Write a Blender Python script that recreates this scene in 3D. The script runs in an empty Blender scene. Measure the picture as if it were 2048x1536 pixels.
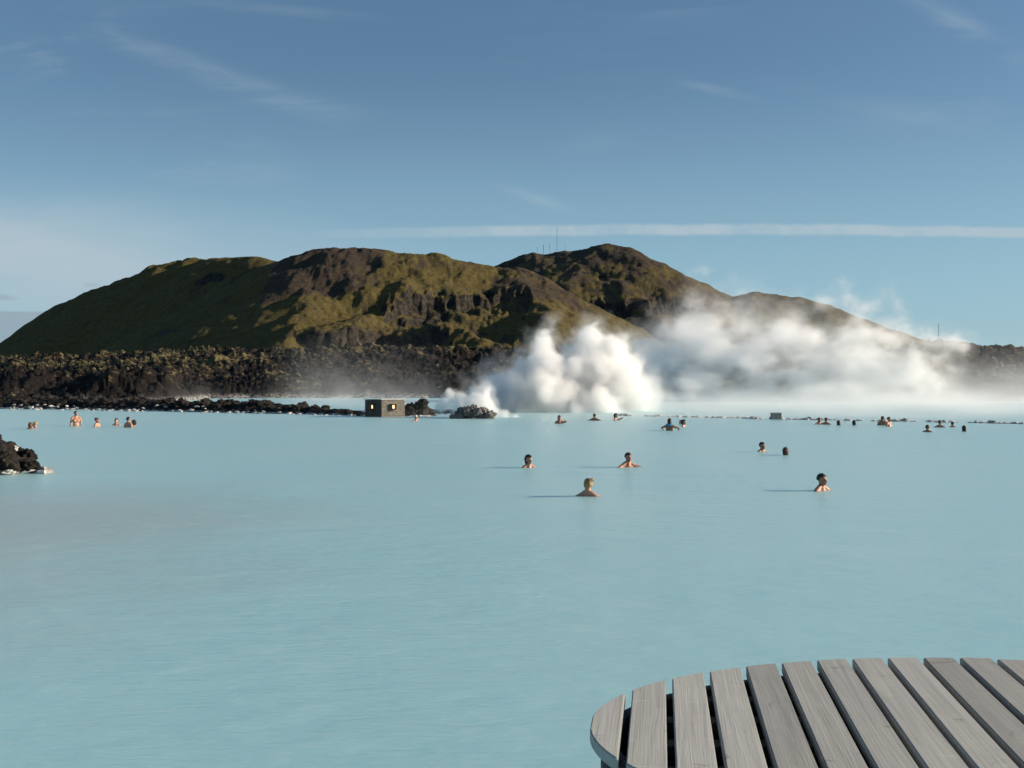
import bpy, bmesh, math, random
import numpy as np
from mathutils import Vector, Matrix, Euler

# ------------------------------------------------------------------ camera, sky, sun, exposure
F = 2054.0; CX = 1024.0; HZ = 760.0; CAMH = 1.9          # focal length / horizon in photo pixels, eye height
SUN_EL = 16.5; SUN_AZ = 3.0                              # sun stands to the right (+X), a little beyond the bathers
EXPOSURE = 0.64
sc = bpy.context.scene
COL = sc.collection
cam = bpy.data.cameras.new('camera'); camo = bpy.data.objects.new('camera', cam); COL.objects.link(camo)
camo.location = (0, 0, CAMH); camo.rotation_euler = (math.pi/2, 0, 0)
cam.sensor_width = 36; cam.lens = F/2048*36; cam.shift_y = (HZ-768)/2048
cam.clip_start = 0.1; cam.clip_end = 20000
sc.camera = camo
sc.view_settings.view_transform = 'Standard'; sc.view_settings.look = 'None'
sc.view_settings.exposure = EXPOSURE; sc.view_settings.gamma = 1
sc.render.engine = 'CYCLES'
cy = sc.cycles
cy.use_denoising = True; cy.max_bounces = 10; cy.volume_bounces = 7; cy.diffuse_bounces = 3; cy.glossy_bounces = 3
cy.transparent_max_bounces = 16; cy.sample_clamp_indirect = 4; cy.use_adaptive_sampling = True; cy.adaptive_threshold = 0.01
cy.volume_step_rate = 1.0; cy.volume_max_steps = 400

sd = Vector((math.cos(math.radians(SUN_EL))*math.cos(math.radians(SUN_AZ)),
             math.cos(math.radians(SUN_EL))*math.sin(math.radians(SUN_AZ)), math.sin(math.radians(SUN_EL))))
sun = bpy.data.lights.new('sun', 'SUN'); suno = bpy.data.objects.new('sun', sun); COL.objects.link(suno)
sun.energy = 5.0; sun.angle = math.radians(0.5); sun.color = (1.0, 0.85, 0.67)
suno.rotation_euler = sd.to_track_quat('Z', 'Y').to_euler(); suno.location = (60, -10, 40)

world = bpy.data.worlds.new('World'); sc.world = world; world.use_nodes = True

class NT:
    """terse node-tree writer"""
    def __init__(s, tree): s.t = tree; tree.nodes.clear()
    def n(s, typ, ins=None, **kw):
        nd = s.t.nodes.new(typ)
        for k, v in kw.items(): setattr(nd, k, v)
        for k, v in (ins or {}).items():
            sock = nd.inputs[k]
            if isinstance(v, bpy.types.NodeSocket): s.t.links.new(v, sock)
            else:
                try: sock.default_value = v
                except Exception: sock.default_value = tuple(v)+(1,)
        return nd
    def m(s, op, a, b=0.0, c=0.0, clamp=False):
        return s.n('ShaderNodeMath', {0: a, 1: b, 2: c}, operation=op, use_clamp=clamp).outputs[0]
    def vm(s, op, a, b=(0, 0, 0)):
        return s.n('ShaderNodeVectorMath', {0: a, 1: b}, operation=op).outputs[0]
    def mr(s, v, a, b, c=0.0, d=1.0, smooth=True):
        return s.n('ShaderNodeMapRange', {0: v, 1: a, 2: b, 3: c, 4: d}, interpolation_type='SMOOTHSTEP' if smooth else 'LINEAR').outputs[0]
    def mix(s, f, a, b):
        nd = s.n('ShaderNodeMix', data_type='RGBA')
        for i, v in ((0, f), (6, a), (7, b)):
            if isinstance(v, bpy.types.NodeSocket): s.t.links.new(v, nd.inputs[i])
            elif i == 0: nd.inputs[0].default_value = v
            else: nd.inputs[i].default_value = tuple(v)+(1,) if len(v) == 3 else v
        return nd.outputs[2]
    def noise(s, vec, scale, detail=4, rough=0.5, dist=0.0):
        return s.n('ShaderNodeTexNoise', {'Vector': vec, 'Scale': scale, 'Detail': detail, 'Roughness': rough, 'Distortion': dist}).outputs[0]

w = NT(world.node_tree)
geo = w.n('ShaderNodeTexCoord').outputs['Generated']
sep = w.n('ShaderNodeSeparateXYZ', {0: geo})
X, Y, Z = sep.outputs
sky = w.n('ShaderNodeTexSky', sky_type='NISHITA', sun_disc=False, sun_elevation=math.radians(SUN_EL),
          sun_rotation=math.radians(90-SUN_AZ), air_density=1.0, dust_density=0.25, ozone_density=1.6, altitude=0).outputs[0]
skyc = w.n('ShaderNodeHueSaturation', {'Saturation': 1.0, 'Value': 0.066, 'Color': sky}).outputs[0]
skyc = w.mix(0.30, skyc, (0.06, 0.13, 0.22))
skyc = w.vm('MULTIPLY', skyc, (0.90, 1.0, 1.05))
# cirrus, contrail and far cloud bank laid out by direction: u = bearing tangent, v = elevation tangent
Yc = w.m('MAXIMUM', Y, 0.05)
u = w.m('DIVIDE', X, Yc); v = w.m('DIVIDE', Z, Yc)
front = w.mr(Y, 0.15, 0.4)
uv = w.n('ShaderNodeCombineXYZ', {0: u, 1: v, 2: 0.0}).outputs[0]
# wispy streaks, falling to the right
st = w.n('ShaderNodeMapping', {'Vector': uv, 'Rotation': (0, 0, math.radians(15)), 'Scale': (2.2, 11.0, 1)}).outputs[0]
n1 = w.noise(st, 1.6, 9, 0.62, 0.6)
pat = w.noise(uv, 2.6, 3, 0.5, 0.2)
ci = w.m('MULTIPLY', w.mr(n1, 0.48, 0.80), w.mr(pat, 0.46, 0.72))
def blob(cu, cv, ru, rv, rot=0.0):
    mp = w.n('ShaderNodeMapping', {'Vector': uv, 'Location': (-cu, -cv, 0)}).outputs[0]
    mp = w.n('ShaderNodeMapping', {'Vector': mp, 'Rotation': (0, 0, -rot)}).outputs[0]
    mp = w.vm('DIVIDE', mp, (ru, rv, 1))
    return w.mr(w.n('ShaderNodeVectorMath', {0: mp}, operation='LENGTH').outputs['Value'], 0.0, 1.0, 1.0, 0.0)
fine = w.mr(n1, 0.36, 0.70)
def pxd(px, py): return (px-CX)/F, (HZ-py)/F
for (px, py, rx, ry, rot, amp) in ((430, 150, 380, 42, -19, .75), (260, 90, 120, 26, -30, .5), (600, 205, 260, 36, -10, .5), (1980, 90, 300, 50, -32, .8),
                                   (1440, 182, 130, 16, -12, .5), (1780, 215, 330, 45, -12, .35), (1080, 400, 130, 20, -18, .5), (560, 20, 300, 20, -5, .3)):
    cu, cv = pxd(px, py)
    ci = w.m('MAXIMUM', ci, w.m('MULTIPLY', w.m('MULTIPLY', blob(cu, cv, rx/F, ry/F, math.radians(rot)), fine), amp))
# hazy veil low on the left
veiln = w.noise(w.n('ShaderNodeMapping', {'Vector': uv, 'Rotation': (0, 0, math.radians(6)), 'Scale': (1.2, 4.0, 1)}).outputs[0], 3.0, 6, 0.55, 0.3)
cu, cv = pxd(130, 520)
veil = w.m('MULTIPLY', blob(cu, cv, 1050/F, 185/F, math.radians(-5)), w.mr(veiln, 0.30, 0.62, 0.5, 1.15))
# contrail: a nearly level line, gently arched, fading to the left
cv0 = w.m('ADD', (HZ-459)/F, w.m('MULTIPLY', w.m('POWER', w.m('ABSOLUTE', w.m('SUBTRACT', u, 0.20)), 2.0), -0.035))
wob = w.m('MULTIPLY', w.m('SUBTRACT', w.noise(uv, 22, 6, 0.68), 0.5), 0.0050)
cd = w.m('ABSOLUTE', w.m('SUBTRACT', w.m('ADD', v, wob), cv0))
con = w.m('MULTIPLY', w.mr(cd, 0.0028, 0.0070, 1.0, 0.0), w.mr(u, -0.30, 0.06))
con = w.m('MULTIPLY', con, w.mr(w.noise(uv, 12, 7, 0.7), 0.28, 0.66, 0.35, 0.95))
low = w.mr(v, 0.0, 0.20, 0.42, 0.0)      # pale air near the horizon
skyc = w.mix(w.m('MULTIPLY', w.mr(v, 0.02, 0.32, 0.68, 0.0), front), skyc, (0.205, 0.345, 0.435))
a = w.m('MULTIPLY', ci, 0.52)
a = w.m('MAXIMUM', a, w.m('MULTIPLY', con, 0.95))
a = w.m('MAXIMUM', a, w.m('MULTIPLY', veil, 0.84))
a = w.m('MULTIPLY', w.m('MINIMUM', w.m('ADD', a, 0.0), 0.9), front)
col = w.mix(a, skyc, (0.285, 0.35, 0.39))
# grey bank of cloud on the horizon at the left
bank = w.m('MULTIPLY', w.mr(w.m('ADD', v, w.m('MULTIPLY', wob, 0.5)), 0.0655, 0.0680, 1.0, 0.0), w.mr(u, -0.30, -0.38))
bank2 = w.m('MULTIPLY', blob(*pxd(0, 594), 55/F, 9/F, -0.1), 0.8)
bank3 = w.m('MULTIPLY', blob(*pxd(182, 570), 26/F, 9/F), 0.45)
bank = w.m('MULTIPLY', w.m('MAXIMUM', w.m('MAXIMUM', bank, bank2), bank3), w.m('MULTIPLY', front, 0.6))
col = w.mix(bank, col, (0.175, 0.21, 0.245))
bg = w.n('ShaderNodeBackground', {'Color': col, 'Strength': 1.0})
out = w.n('ShaderNodeOutputWorld', {'Surface': bg.outputs[0]})

# ------------------------------------------------------------------ helpers
rs = np.random.RandomState(7)
PERM = np.concatenate([rs.permutation(256)]*3)
G3 = rs.normal(size=(256, 3)); G3 /= np.linalg.norm(G3, axis=1)[:, None]; G3 = G3.astype(np.float32)
def perlin(x, y, z=None):
    if z is None: z = np.full(np.shape(x), 0.5)
    xi = np.floor(x).astype(np.int32); yi = np.floor(y).astype(np.int32); zi = np.floor(z).astype(np.int32)
    xf = (x-xi).astype(np.float32); yf = (y-yi).astype(np.float32); zf = (z-zi).astype(np.float32)
    fu = xf*xf*xf*(xf*(xf*6-15)+10); fv = yf*yf*yf*(yf*(yf*6-15)+10); fw = zf*zf*zf*(zf*(zf*6-15)+10)
    xi &= 255; yi &= 255; zi &= 255
    def g(i, j, k):
        h = PERM[PERM[PERM[(xi+i) & 255]+((yi+j) & 255)]+((zi+k) & 255)]
        gg = G3[h]
        return gg[..., 0]*(xf-i)+gg[..., 1]*(yf-j)+gg[..., 2]*(zf-k)
    L = lambda a, b, t: a+(b-a)*t
    return 1.7*L(L(L(g(0,0,0), g(1,0,0), fu), L(g(0,1,0), g(1,1,0), fu), fv), L(L(g(0,0,1), g(1,0,1), fu), L(g(0,1,1), g(1,1,1), fu), fv), fw)
def fbm(x, y, z=None, oct=5, gain=0.5, ridged=False):
    s = 0; a = 1.0; f = 1.0; t = 0
    for o in range(oct):
        p = perlin(x*f+o*17.3, y*f+o*9.1, None if z is None else z*f+o*5.7)
        s = s + a*((1-2*np.abs(p)) if ridged else p); t += a; a *= gain; f *= 2.03
    return s/t
def worley(x, y, seed=0):
    """F1 distance and cell random, 2-D"""
    xi = np.floor(x).astype(np.int32); yi = np.floor(y).astype(np.int32)
    best = np.full(x.shape, 9.0); rnd = np.zeros(x.shape)
    for i in (-1, 0, 1):
        for j in (-1, 0, 1):
            h = PERM[PERM[(xi+i+seed*7) & 255]+((yi+j) & 255)]
            h2 = PERM[h+91]
            d = np.hypot(xi+i+h/255.0-x, yi+j+h2/255.0-y)
            rnd = np.where(d < best, PERM[h2+33]/255.0, rnd); best = np.minimum(best, d)
    return best, rnd
def sst(a, b, x):
    t = np.clip((x-a)/(b-a), 0, 1); return t*t*(3-2*t)
def P(px, py, D): return ((px-CX)/F*D, D, CAMH-(py-HZ)/F*D)
def W(px, py):
    """point on the water under photo pixel px, py"""
    D = CAMH*F/(py-HZ); return ((px-CX)/F*D, D)

def link(name, me, mat=None, parent=None):
    o = bpy.data.objects.new(name, me); COL.objects.link(o)
    if mat and not me.materials: me.materials.append(mat)
    if parent: o.parent = parent
    return o
def mesh_from(name, verts, faces, smooth=True):
    me = bpy.data.meshes.new(name)
    verts = np.asarray(verts, dtype=np.float32); faces = np.asarray(faces, dtype=np.int32)
    k = faces.shape[1]
    me.vertices.add(len(verts)); me.vertices.foreach_set('co', verts.ravel())
    me.loops.add(faces.size); me.loops.foreach_set('vertex_index', faces.ravel())
    me.polygons.add(len(faces)); me.polygons.foreach_set('loop_start', np.arange(0, faces.size, k, dtype=np.int32))
    me.update(calc_edges=True); me.validate()
    if smooth: me.polygons.foreach_set('use_smooth', np.ones(len(me.polygons), dtype=bool))
    return me
def grid_faces(nr, nc):
    i = np.arange(nr-1)[:, None]*nc+np.arange(nc-1)[None, :]
    i = i.ravel(); return np.stack([i, i+1, i+nc+1, i+nc], 1)
def attr(me, name, vals):
    a = me.attributes.new(name, 'FLOAT', 'POINT'); a.data.foreach_set('value', np.asarray(vals, dtype=np.float32).ravel())
def bm_obj(name, bm, mat, parent=None, smooth=False):
    me = bpy.data.meshes.new(name); bm.normal_update(); bm.to_mesh(me); bm.free()
    if smooth: me.polygons.foreach_set('use_smooth', np.ones(len(me.polygons), dtype=bool))
    return link(name, me, mat, parent)
def tag(o, label=None, cat=None, group=None, kind=None):
    if label: o['label'] = label
    if cat: o['category'] = cat
    if group: o['group'] = group
    if kind: o['kind'] = kind
    return o
def empty(name, loc, rz=0):
    o = bpy.data.objects.new(name, None); COL.objects.link(o); o.location = loc; o.rotation_euler = (0, 0, rz); o.empty_display_size = 0.2
    return o
def box(bm, c, s, rz=0, bevel=0):
    r = bmesh.ops.create_cube(bm, size=1)
    bmesh.ops.scale(bm, vec=s, verts=r['verts'])
    if bevel:
        es = list({e for v_ in r['verts'] for e in v_.link_edges})
        r2 = bmesh.ops.bevel(bm, geom=es, offset=bevel, segments=1, affect='EDGES')
        vs = list({v_ for f in r2['faces'] for v_ in f.verts} | {v_ for v_ in r['verts'] if v_.is_valid})
    else: vs = r['verts']
    bmesh.ops.rotate(bm, cent=(0, 0, 0), matrix=Matrix.Rotation(rz, 3, 'Z'), verts=vs)
    bmesh.ops.translate(bm, vec=c, verts=vs)
def tube(bm, a, b, r1, r2, seg=8):
    a = Vector(a); b = Vector(b); d = b-a
    m = Matrix.Translation((a+b)/2) @ d.to_track_quat('Z', 'Y').to_matrix().to_4x4()
    bmesh.ops.create_cone(bm, cap_ends=True, segments=seg, radius1=r1, radius2=r2, depth=d.length, matrix=m)
def ell(bm, c, r, sub=3, rot=(0, 0, 0)):
    m = Matrix.Translation(c) @ Euler(rot).to_matrix().to_4x4() @ Matrix.Diagonal((r[0], r[1], r[2], 1))
    bmesh.ops.create_icosphere(bm, subdivisions=sub, radius=1, matrix=m)

# ------------------------------------------------------------------ materials
def mat(name):
    m = bpy.data.materials.new(name); m.use_nodes = True; return m, NT(m.node_tree)
def fin(t, color, rough=0.8, bump=None, bstr=0.3, bdist=0.02, spec=0.3, **kw):
    ins = {'Base Color': color, 'Roughness': rough, 'Specular IOR Level': spec}
    ins.update(kw)
    if bump is not None:
        ins['Normal'] = t.n('ShaderNodeBump', {'Height': bump, 'Strength': bstr, 'Distance': bdist}).outputs[0]
    b = t.n('ShaderNodeBsdfPrincipled', ins)
    t.n('ShaderNodeOutputMaterial', {'Surface': b.outputs[0]})
def simple(name, c1, c2, scale, rough=0.85, bstr=0.4, bdist=0.02, detail=6, coord='Object', spec=0.3, lo=.35, hi=.65):
    m, t = mat(name); co = t.n('ShaderNodeTexCoord').outputs[coord]
    n = t.noise(co, scale, detail, 0.6)
    fin(t, t.mix(t.mr(n, lo, hi), c1, c2), rough, t.noise(co, scale*3, 5, .6), bstr, bdist, spec)
    return m

def m_water():
    m, t = mat('milky_water'); co = t.n('ShaderNodeNewGeometry').outputs['Position']
    big = t.noise(co, 0.05, 4, 0.5); mid = t.noise(t.n('ShaderNodeMapping', {'Vector': co, 'Scale': (0.35, 1.0, 1)}).outputs[0], 0.5, 5, 0.6)
    c = t.mix(t.mr(big, .35, .65), (0.330, 0.565, 0.595), (0.365, 0.585, 0.605))
    c = t.mix(t.m('MULTIPLY', t.mr(mid, .5, .75), .35), c, (0.42, 0.63, 0.645))
    # shoal of grey silt by the rocks at the left
    s = t.n('ShaderNodeSeparateXYZ', {0: co})
    wx = t.m('ADD', s.outputs[0], t.m('MULTIPLY', t.m('SUBTRACT', t.noise(co, 0.22, 4, .5), .5), 7.0))
    dx = t.m('DIVIDE', t.m('ADD', wx, 7.0), 4.6); dy = t.m('DIVIDE', t.m('SUBTRACT', s.outputs[1], 12.0), 7.5)
    r = t.m('SQRT', t.m('ADD', t.m('MULTIPLY', dx, dx), t.m('MULTIPLY', dy, dy)))
    shoal = t.m('MULTIPLY', t.mr(r, 0.20, 1.2, 1, 0), 0.68)
    c = t.mix(shoal, c, (0.335, 0.365, 0.355))
    # ripples: two sizes, crests across the breeze
    m1 = t.n('ShaderNodeMapping', {'Vector': co, 'Rotation': (0, 0, math.radians(-24)), 'Scale': (0.55, 1.5, 1)}).outputs[0]
    r1 = t.noise(m1, 3.6, 3, 0.5, 0.4); r2 = t.noise(m1, 13.0, 3, 0.55, 0.3); r0 = t.noise(m1, .7, 2, 0.5)
    hgt = t.m('ADD', t.m('ADD', t.m('MULTIPLY', r1, 0.5), t.m('MULTIPLY', r2, 0.26)), t.m('MULTIPLY', r0, .8))
    bn = t.n('ShaderNodeBump', {'Height': hgt, 'Strength': 1.0, 'Distance': 0.030}).outputs[0]
    fin(t, c, 0.32, None, spec=0.35, Normal=bn, IOR=1.33, **{'Subsurface Weight': 1.0, 'Subsurface Radius': (.5, .8, 1.0), 'Subsurface Scale': 1.0})
    return m
def m_lava():
    m, t = mat('mossy_lava'); co = t.n('ShaderNodeNewGeometry').outputs['Position']
    moss = t.n('ShaderNodeAttribute', attribute_name='moss').outputs['Fac']
    n = t.noise(co, 1.3, 8, 0.75); n2 = t.noise(co, 0.13, 3, 0.5)
    rock = t.mix(t.mr(n, .35, .7), (0.007, 0.006, 0.006), (0.032, 0.026, 0.022))
    rock = t.mix(t.mr(n2, .5, .75), rock, (0.024, 0.016, 0.014))
    ms = t.mix(t.mr(t.noise(co, 2.5, 4, .6), .35, .7), (0.095, 0.080, 0.034), (0.235, 0.195, 0.095))
    nz = t.n('ShaderNodeSeparateXYZ', {0: t.n('ShaderNodeNewGeometry').outputs['Normal']}).outputs[2]
    f = t.m('MULTIPLY', t.mr(t.m('ADD', moss, t.m('MULTIPLY', t.m('SUBTRACT', n, .5), 1.5)), .57, .69), t.mr(nz, .35, .7))
    white = t.n('ShaderNodeAttribute', attribute_name='silica').outputs['Fac']
    c = t.mix(f, rock, ms)
    c = t.mix(t.m('MULTIPLY', white, t.mr(t.noise(co, 3.0, 5, .7), .45, .55)), c, (0.50, 0.50, 0.48))
    fin(t, c, 0.95, t.noise(co, 3, 8, .75), 1.0, .35, 0.15)
    return m
def m_hill(brown=0.0):
    m, t = mat('mossy_hillside'); co = t.n('ShaderNodeNewGeometry').outputs['Position']
    nz = t.n('ShaderNodeSeparateXYZ', {0: t.n('ShaderNodeNewGeometry').outputs['Normal']}).outputs[2]
    rk = t.n('ShaderNodeAttribute', attribute_name='rock').outputs['Fac']
    br = t.n('ShaderNodeAttribute', attribute_name='scree').outputs['Fac']
    n = t.noise(co, 0.02, 7, 0.62); f = t.noise(co, 0.16, 9, 0.78)
    stv = t.n('ShaderNodeMapping', {'Vector': co, 'Rotation': (0, 0, math.radians(12)), 'Scale': (1, .18, .3)}).outputs[0]
    streak = t.noise(stv, 0.09, 5, .65, .3)
    green = t.mix(t.mr(f, .32, .68), (0.070, 0.056, 0.021), (0.145, 0.114, 0.040))
    scree = t.mix(t.mr(f, .32, .68), (0.040, 0.030, 0.022), (0.088, 0.067, 0.048))
    rock = t.mix(t.mr(f, .38, .62), (0.012, 0.011, 0.010), (0.068, 0.060, 0.048))
    k = t.m('ADD', t.m('ADD', br, t.m('MULTIPLY', t.m('SUBTRACT', n, .5), 1.7)), t.m('MULTIPLY', t.m('SUBTRACT', streak, .5), 1.5))
    c = t.mix(t.mr(k, .32, .62), green, scree)
    kr = t.m('ADD', t.m('ADD', rk, t.mr(nz, .80, .60, 0, .9)), t.m('MULTIPLY', t.m('SUBTRACT', f, .5), 1.1))
    c = t.mix(t.mr(kr, .38, .62), c, rock)
    sp = t.mr(t.noise(co, 0.33, 5, .7), .60, .72)
    c = t.mix(t.m('MULTIPLY', sp, .7), c, (0.022, 0.019, 0.016))
    fin(t, c, 0.95, t.noise(co, 0.30, 8, .75), 1.0, 3.0, 0.1)
    return m
def m_wood():
    m, t = mat('weathered_grey_wood'); tc = t.n('ShaderNodeTexCoord'); info = t.n('ShaderNodeObjectInfo').outputs['Random']
    off = t.n('ShaderNodeCombineXYZ', {0: t.m('MULTIPLY', info, 37), 1: t.m('MULTIPLY', info, 91), 2: 0.0}).outputs[0]
    co = t.vm('ADD', tc.outputs['Object'], off)
    g1 = t.noise(t.n('ShaderNodeMapping', {'Vector': co, 'Scale': (34, 1.1, 34)}).outputs[0], 1.0, 5, .65, .6)
    g2 = t.noise(t.n('ShaderNodeMapping', {'Vector': co, 'Scale': (190, 3.5, 190)}).outputs[0], 1.0, 3, .6)
    bl = t.noise(t.n('ShaderNodeMapping', {'Vector': co, 'Scale': (9, 2.2, 9)}).outputs[0], 1.0, 4, .6, .8)
    c = t.mix(t.mr(g1, .3, .7), (0.345, 0.335, 0.300), (0.435, 0.422, 0.385))
    c = t.mix(t.m('MULTIPLY', t.mr(g2, .58, .78), .22), c, (0.17, 0.165, 0.145))
    c = t.mix(t.m('MULTIPLY', t.mr(bl, .45, .7), .5), c, (0.44, 0.44, 0.37))
    c = t.mix(t.m('MULTIPLY', t.mr(t.noise(co, 6.0, 5, .7, 1.2), .60, .70), .5), c, (0.13, 0.118, 0.09))
    # scratches across the boards
    sc_ = t.noise(t.n('ShaderNodeMapping', {'Vector': co, 'Scale': (5, 110, 5), 'Rotation': (0, 0, .12)}).outputs[0], 1.0, 2, .5)
    c = t.mix(t.m('MULTIPLY', t.mr(sc_, .69, .74), .5), c, (0.66, 0.63, 0.58))
    hs = t.n('ShaderNodeHueSaturation', {'Color': c, 'Value': t.m('ADD', .80, t.m('MULTIPLY', info, .40))}).outputs[0]
    fin(t, hs, 0.72, t.m('ADD', g1, t.m('MULTIPLY', g2, .5)), .55, .0025, 0.35)
    return m
def m_rock(name='lava_rock_surface', white=0.0):
    m, t = mat(name); tc = t.n('ShaderNodeTexCoord'); co = tc.outputs['Object']; info = t.n('ShaderNodeObjectInfo').outputs['Random']
    co = t.vm('ADD', co, t.n('ShaderNodeCombineXYZ', {0: t.m('MULTIPLY', info, 50), 1: info, 2: info}).outputs[0])
    n = t.noise(co, 5, 7, .7)
    c = t.mix(t.mr(n, .35, .68), (0.010, 0.009, 0.009), (0.048, 0.040, 0.036))
    c = t.mix(t.m('MULTIPLY', t.mr(t.noise(co, 3.1, 5, .6), .56, .68), .6), c, (0.15, 0.13, 0.075))
    z = t.n('ShaderNodeSeparateXYZ', {0: t.n('ShaderNodeNewGeometry').outputs['Position']}).outputs[2]
    crust = t.mr(t.m('ADD', z, t.m('MULTIPLY', t.m('SUBTRACT', t.noise(co, 4, 4, .6), .5), .16)), 0.015+white, 0.06+white, 1, 0)
    c = t.mix(crust, c, (0.55, 0.54, 0.51))
    v_ = t.n('ShaderNodeTexVoronoi', {'Vector': co, 'Scale': 14.0}).outputs['Distance']
    fin(t, c, 0.9, t.m('ADD', t.noise(co, 12, 7, .75), t.m('MULTIPLY', v_, .6)), 1.0, .05, 0.25)
    return m
M_WATER = m_water(); M_LAVA = m_lava(); M_HILL = m_hill(); M_WOOD = m_wood(); M_ROCK = m_rock(); M_RUB = m_rock('silica_streaked_rock', 0.05)
M_WHITE = simple('white_silica', (0.30, 0.29, 0.27), (0.66, 0.65, 0.62), 6.0, .8, .5, .02)
M_SKIN = simple('skin', (0.40, 0.205, 0.135), (0.46, 0.25, 0.17), 9.0, .5, .1, .003, spec=.45)
M_SKIN2 = simple('tanned_skin', (0.30, 0.145, 0.09), (0.35, 0.175, 0.11), 9.0, .5, .1, .003, spec=.45)
M_EYE = simple('dark_eye', (0.02, 0.015, 0.012), (0.05, 0.04, 0.03), 30.0, .3)
M_LIP = simple('lips', (0.28, 0.09, 0.07), (0.33, 0.11, 0.085), 30.0, .5)
M_SLAT = simple('dark_boards', (0.055, 0.047, 0.040), (0.10, 0.088, 0.074), 8.0, .8)  # dark boards; on the hut this tone also paints the shaded left wall
M_SLAT_LIT = simple('sunlit_boards', (0.155, 0.14, 0.112), (0.26, 0.235, 0.19), 8.0, .8)  # lighter copy of the boards, sunlight put into the right wall's colour
M_ROOF = simple('pale_roof_sheet', (0.42, 0.40, 0.36), (0.55, 0.53, 0.49), 4.0, .6)
M_CONC = simple('grey_concrete', (0.16, 0.155, 0.14), (0.26, 0.25, 0.23), 7.0, .85)
M_STEEL = simple('mast_steel', (0.20, 0.19, 0.18), (0.28, 0.27, 0.26), 3.0, .6)
M_BED = simple('grey_lagoon_bed', (0.25, 0.27, 0.27), (0.35, 0.37, 0.36), 1.0, .9)
M_BLUE = simple('blue_cloth', (0.05, 0.22, 0.42), (0.08, 0.30, 0.52), 20.0, .8)
M_CAP = simple('white_cloth', (0.66, 0.67, 0.70), (0.78, 0.78, 0.80), 20.0, .8)
def hairm(name, c): return simple(name, c, tuple(min(1, x*1.7) for x in c), 40.0, .55, .6, .01, spec=.4)
H_DARK = hairm('dark_hair', (0.012, 0.008, 0.006)); H_BROWN = hairm('brown_hair', (0.05, 0.026, 0.014))
H_BLOND = hairm('blond_hair', (0.24, 0.155, 0.055)); H_RED = hairm('auburn_hair', (0.085, 0.030, 0.013))
def glow():
    m, t = mat('lit_lamp'); e = t.n('ShaderNodeEmission', {'Color': (1.0, 0.56, 0.30, 1), 'Strength': 1.6})
    t.n('ShaderNodeOutputMaterial', {'Surface': e.outputs[0]}); return m
M_GLOW = glow()

# ------------------------------------------------------------------ ground, water
def sheet(name, x0, x1, y0, y1, z, m, nx=2, ny=2):
    xs, ys = np.meshgrid(np.linspace(x0, x1, nx), np.linspace(y0, y1, ny))
    me = mesh_from(name, np.stack([xs.ravel(), ys.ravel(), np.full(xs.size, z)], 1), grid_faces(ny, nx), False)
    o = link(name, me, m); tag(o, kind='structure'); return o
sheet('ground', -9000, 9000, -3000, 9000, -1.6, simple('dark_lava_plain', (0.02, 0.018, 0.015), (0.06, 0.055, 0.035), 0.02, .95, coord='Object'))
sheet('water', -330, 330, -60, 380, 0.0, M_WATER, 3, 3)

# ------------------------------------------------------------------ hills
def ridge_field(x, y, pts, kl, kr, r=25.0):
    """pts: photo pixel + distance along a crest; kl/kr fall of the flanks to either side"""
    best = np.full(x.shape, -1e9)
    w3 = [P(*p) for p in pts]
    for (ax, ay, az), (bx, by, bz) in zip(w3[:-1], w3[1:]):
        dx, dy = bx-ax, by-ay; L2 = dx*dx+dy*dy
        t = np.clip(((x-ax)*dx+(y-ay)*dy)/L2, 0, 1)
        ex, ey = x-(ax+t*dx), y-(ay+t*dy)
        d = np.hypot(ex, ey); side = (dx*ey-dy*ex)/(math.sqrt(L2)*np.maximum(d, 1e-6))   # + = left of travel
        k = kr+(kl-kr)*(side*.5+.5)
        best = np.maximum(best, az+t*(bz-az)-k*(np.sqrt(d*d+r*r)-r))
    return best
def smax(a, b, k=10.0):
    h = np.clip(.5+.5*(a-b)/k, 0, 1); return b+(a-b)*h+k*h*(1-h)
def polar(u0, u1, nu, d0, d1, nd, pw=1.0):
    uu = np.linspace(u0, u1, nu); dd = d0*(d1/d0)**(np.linspace(0, 1, nd)**pw)
    U, D = np.meshgrid(uu, dd); return U*D, D, U
def cliff(z, zc, x, y, C, wd, Lr, mask):
    q = zc-z
    return z-mask*C*(1/(1+np.exp(-np.clip(q/wd, -30, 30))))*np.exp(-np.clip(q, 0, None)/Lr)
def slope_noise(x, y, z, amp=1.0):
    g = fbm(x/70, y/190, oct=5, ridged=True)*5.5+fbm(x/28, y/50, oct=5)*3.0+fbm(x/9, y/12, oct=4)*1.6+fbm(x/3.5, y/5, oct=3)*.6
    return z+amp*g*sst(0, 60, z)*0.9+amp*g*.25

# near hill
x, y, U = polar(-0.66, 0.42, 900, 760, 2100, 330)
wx = x+fbm(x/90, y/90, oct=4)*22; wy = y+fbm(x/90+31, y/90, oct=4)*22
zL = ridge_field(wx, wy, [(-330, 780, 1500), (-120, 730, 1560), (0, 688, 1600), (130, 620, 1640), (190, 587, 1660), (250, 555, 1670), (300, 534, 1680), (345, 521, 1680), (400, 523, 1670), (450, 519, 1620)], .75, .60, 10)
zM = ridge_field(wx, wy, [(450, 514, 1540), (520, 513, 1500), (575, 530, 1470), (602, 517, 1450)], .6, .9, 16)
zR = ridge_field(wx, wy, [(602, 517, 1450), (640, 505, 1430), (700, 497, 1420), (760, 505, 1420), (820, 516, 1420), (900, 521, 1430), (960, 531, 1430),
                         (1010, 542, 1420), (1060, 562, 1400), (1100, 590, 1380), (1160, 640, 1360), (1230, 700, 1350)], .6, .56, 30)
def smin(a, b, k=8.0): return -smax(-a, -b, k)
pl1 = 149+.40*(wx+421)+.25*(wy-1480); pl2 = 149+.40*(wx+421)+.60*(wy-1480)
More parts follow.
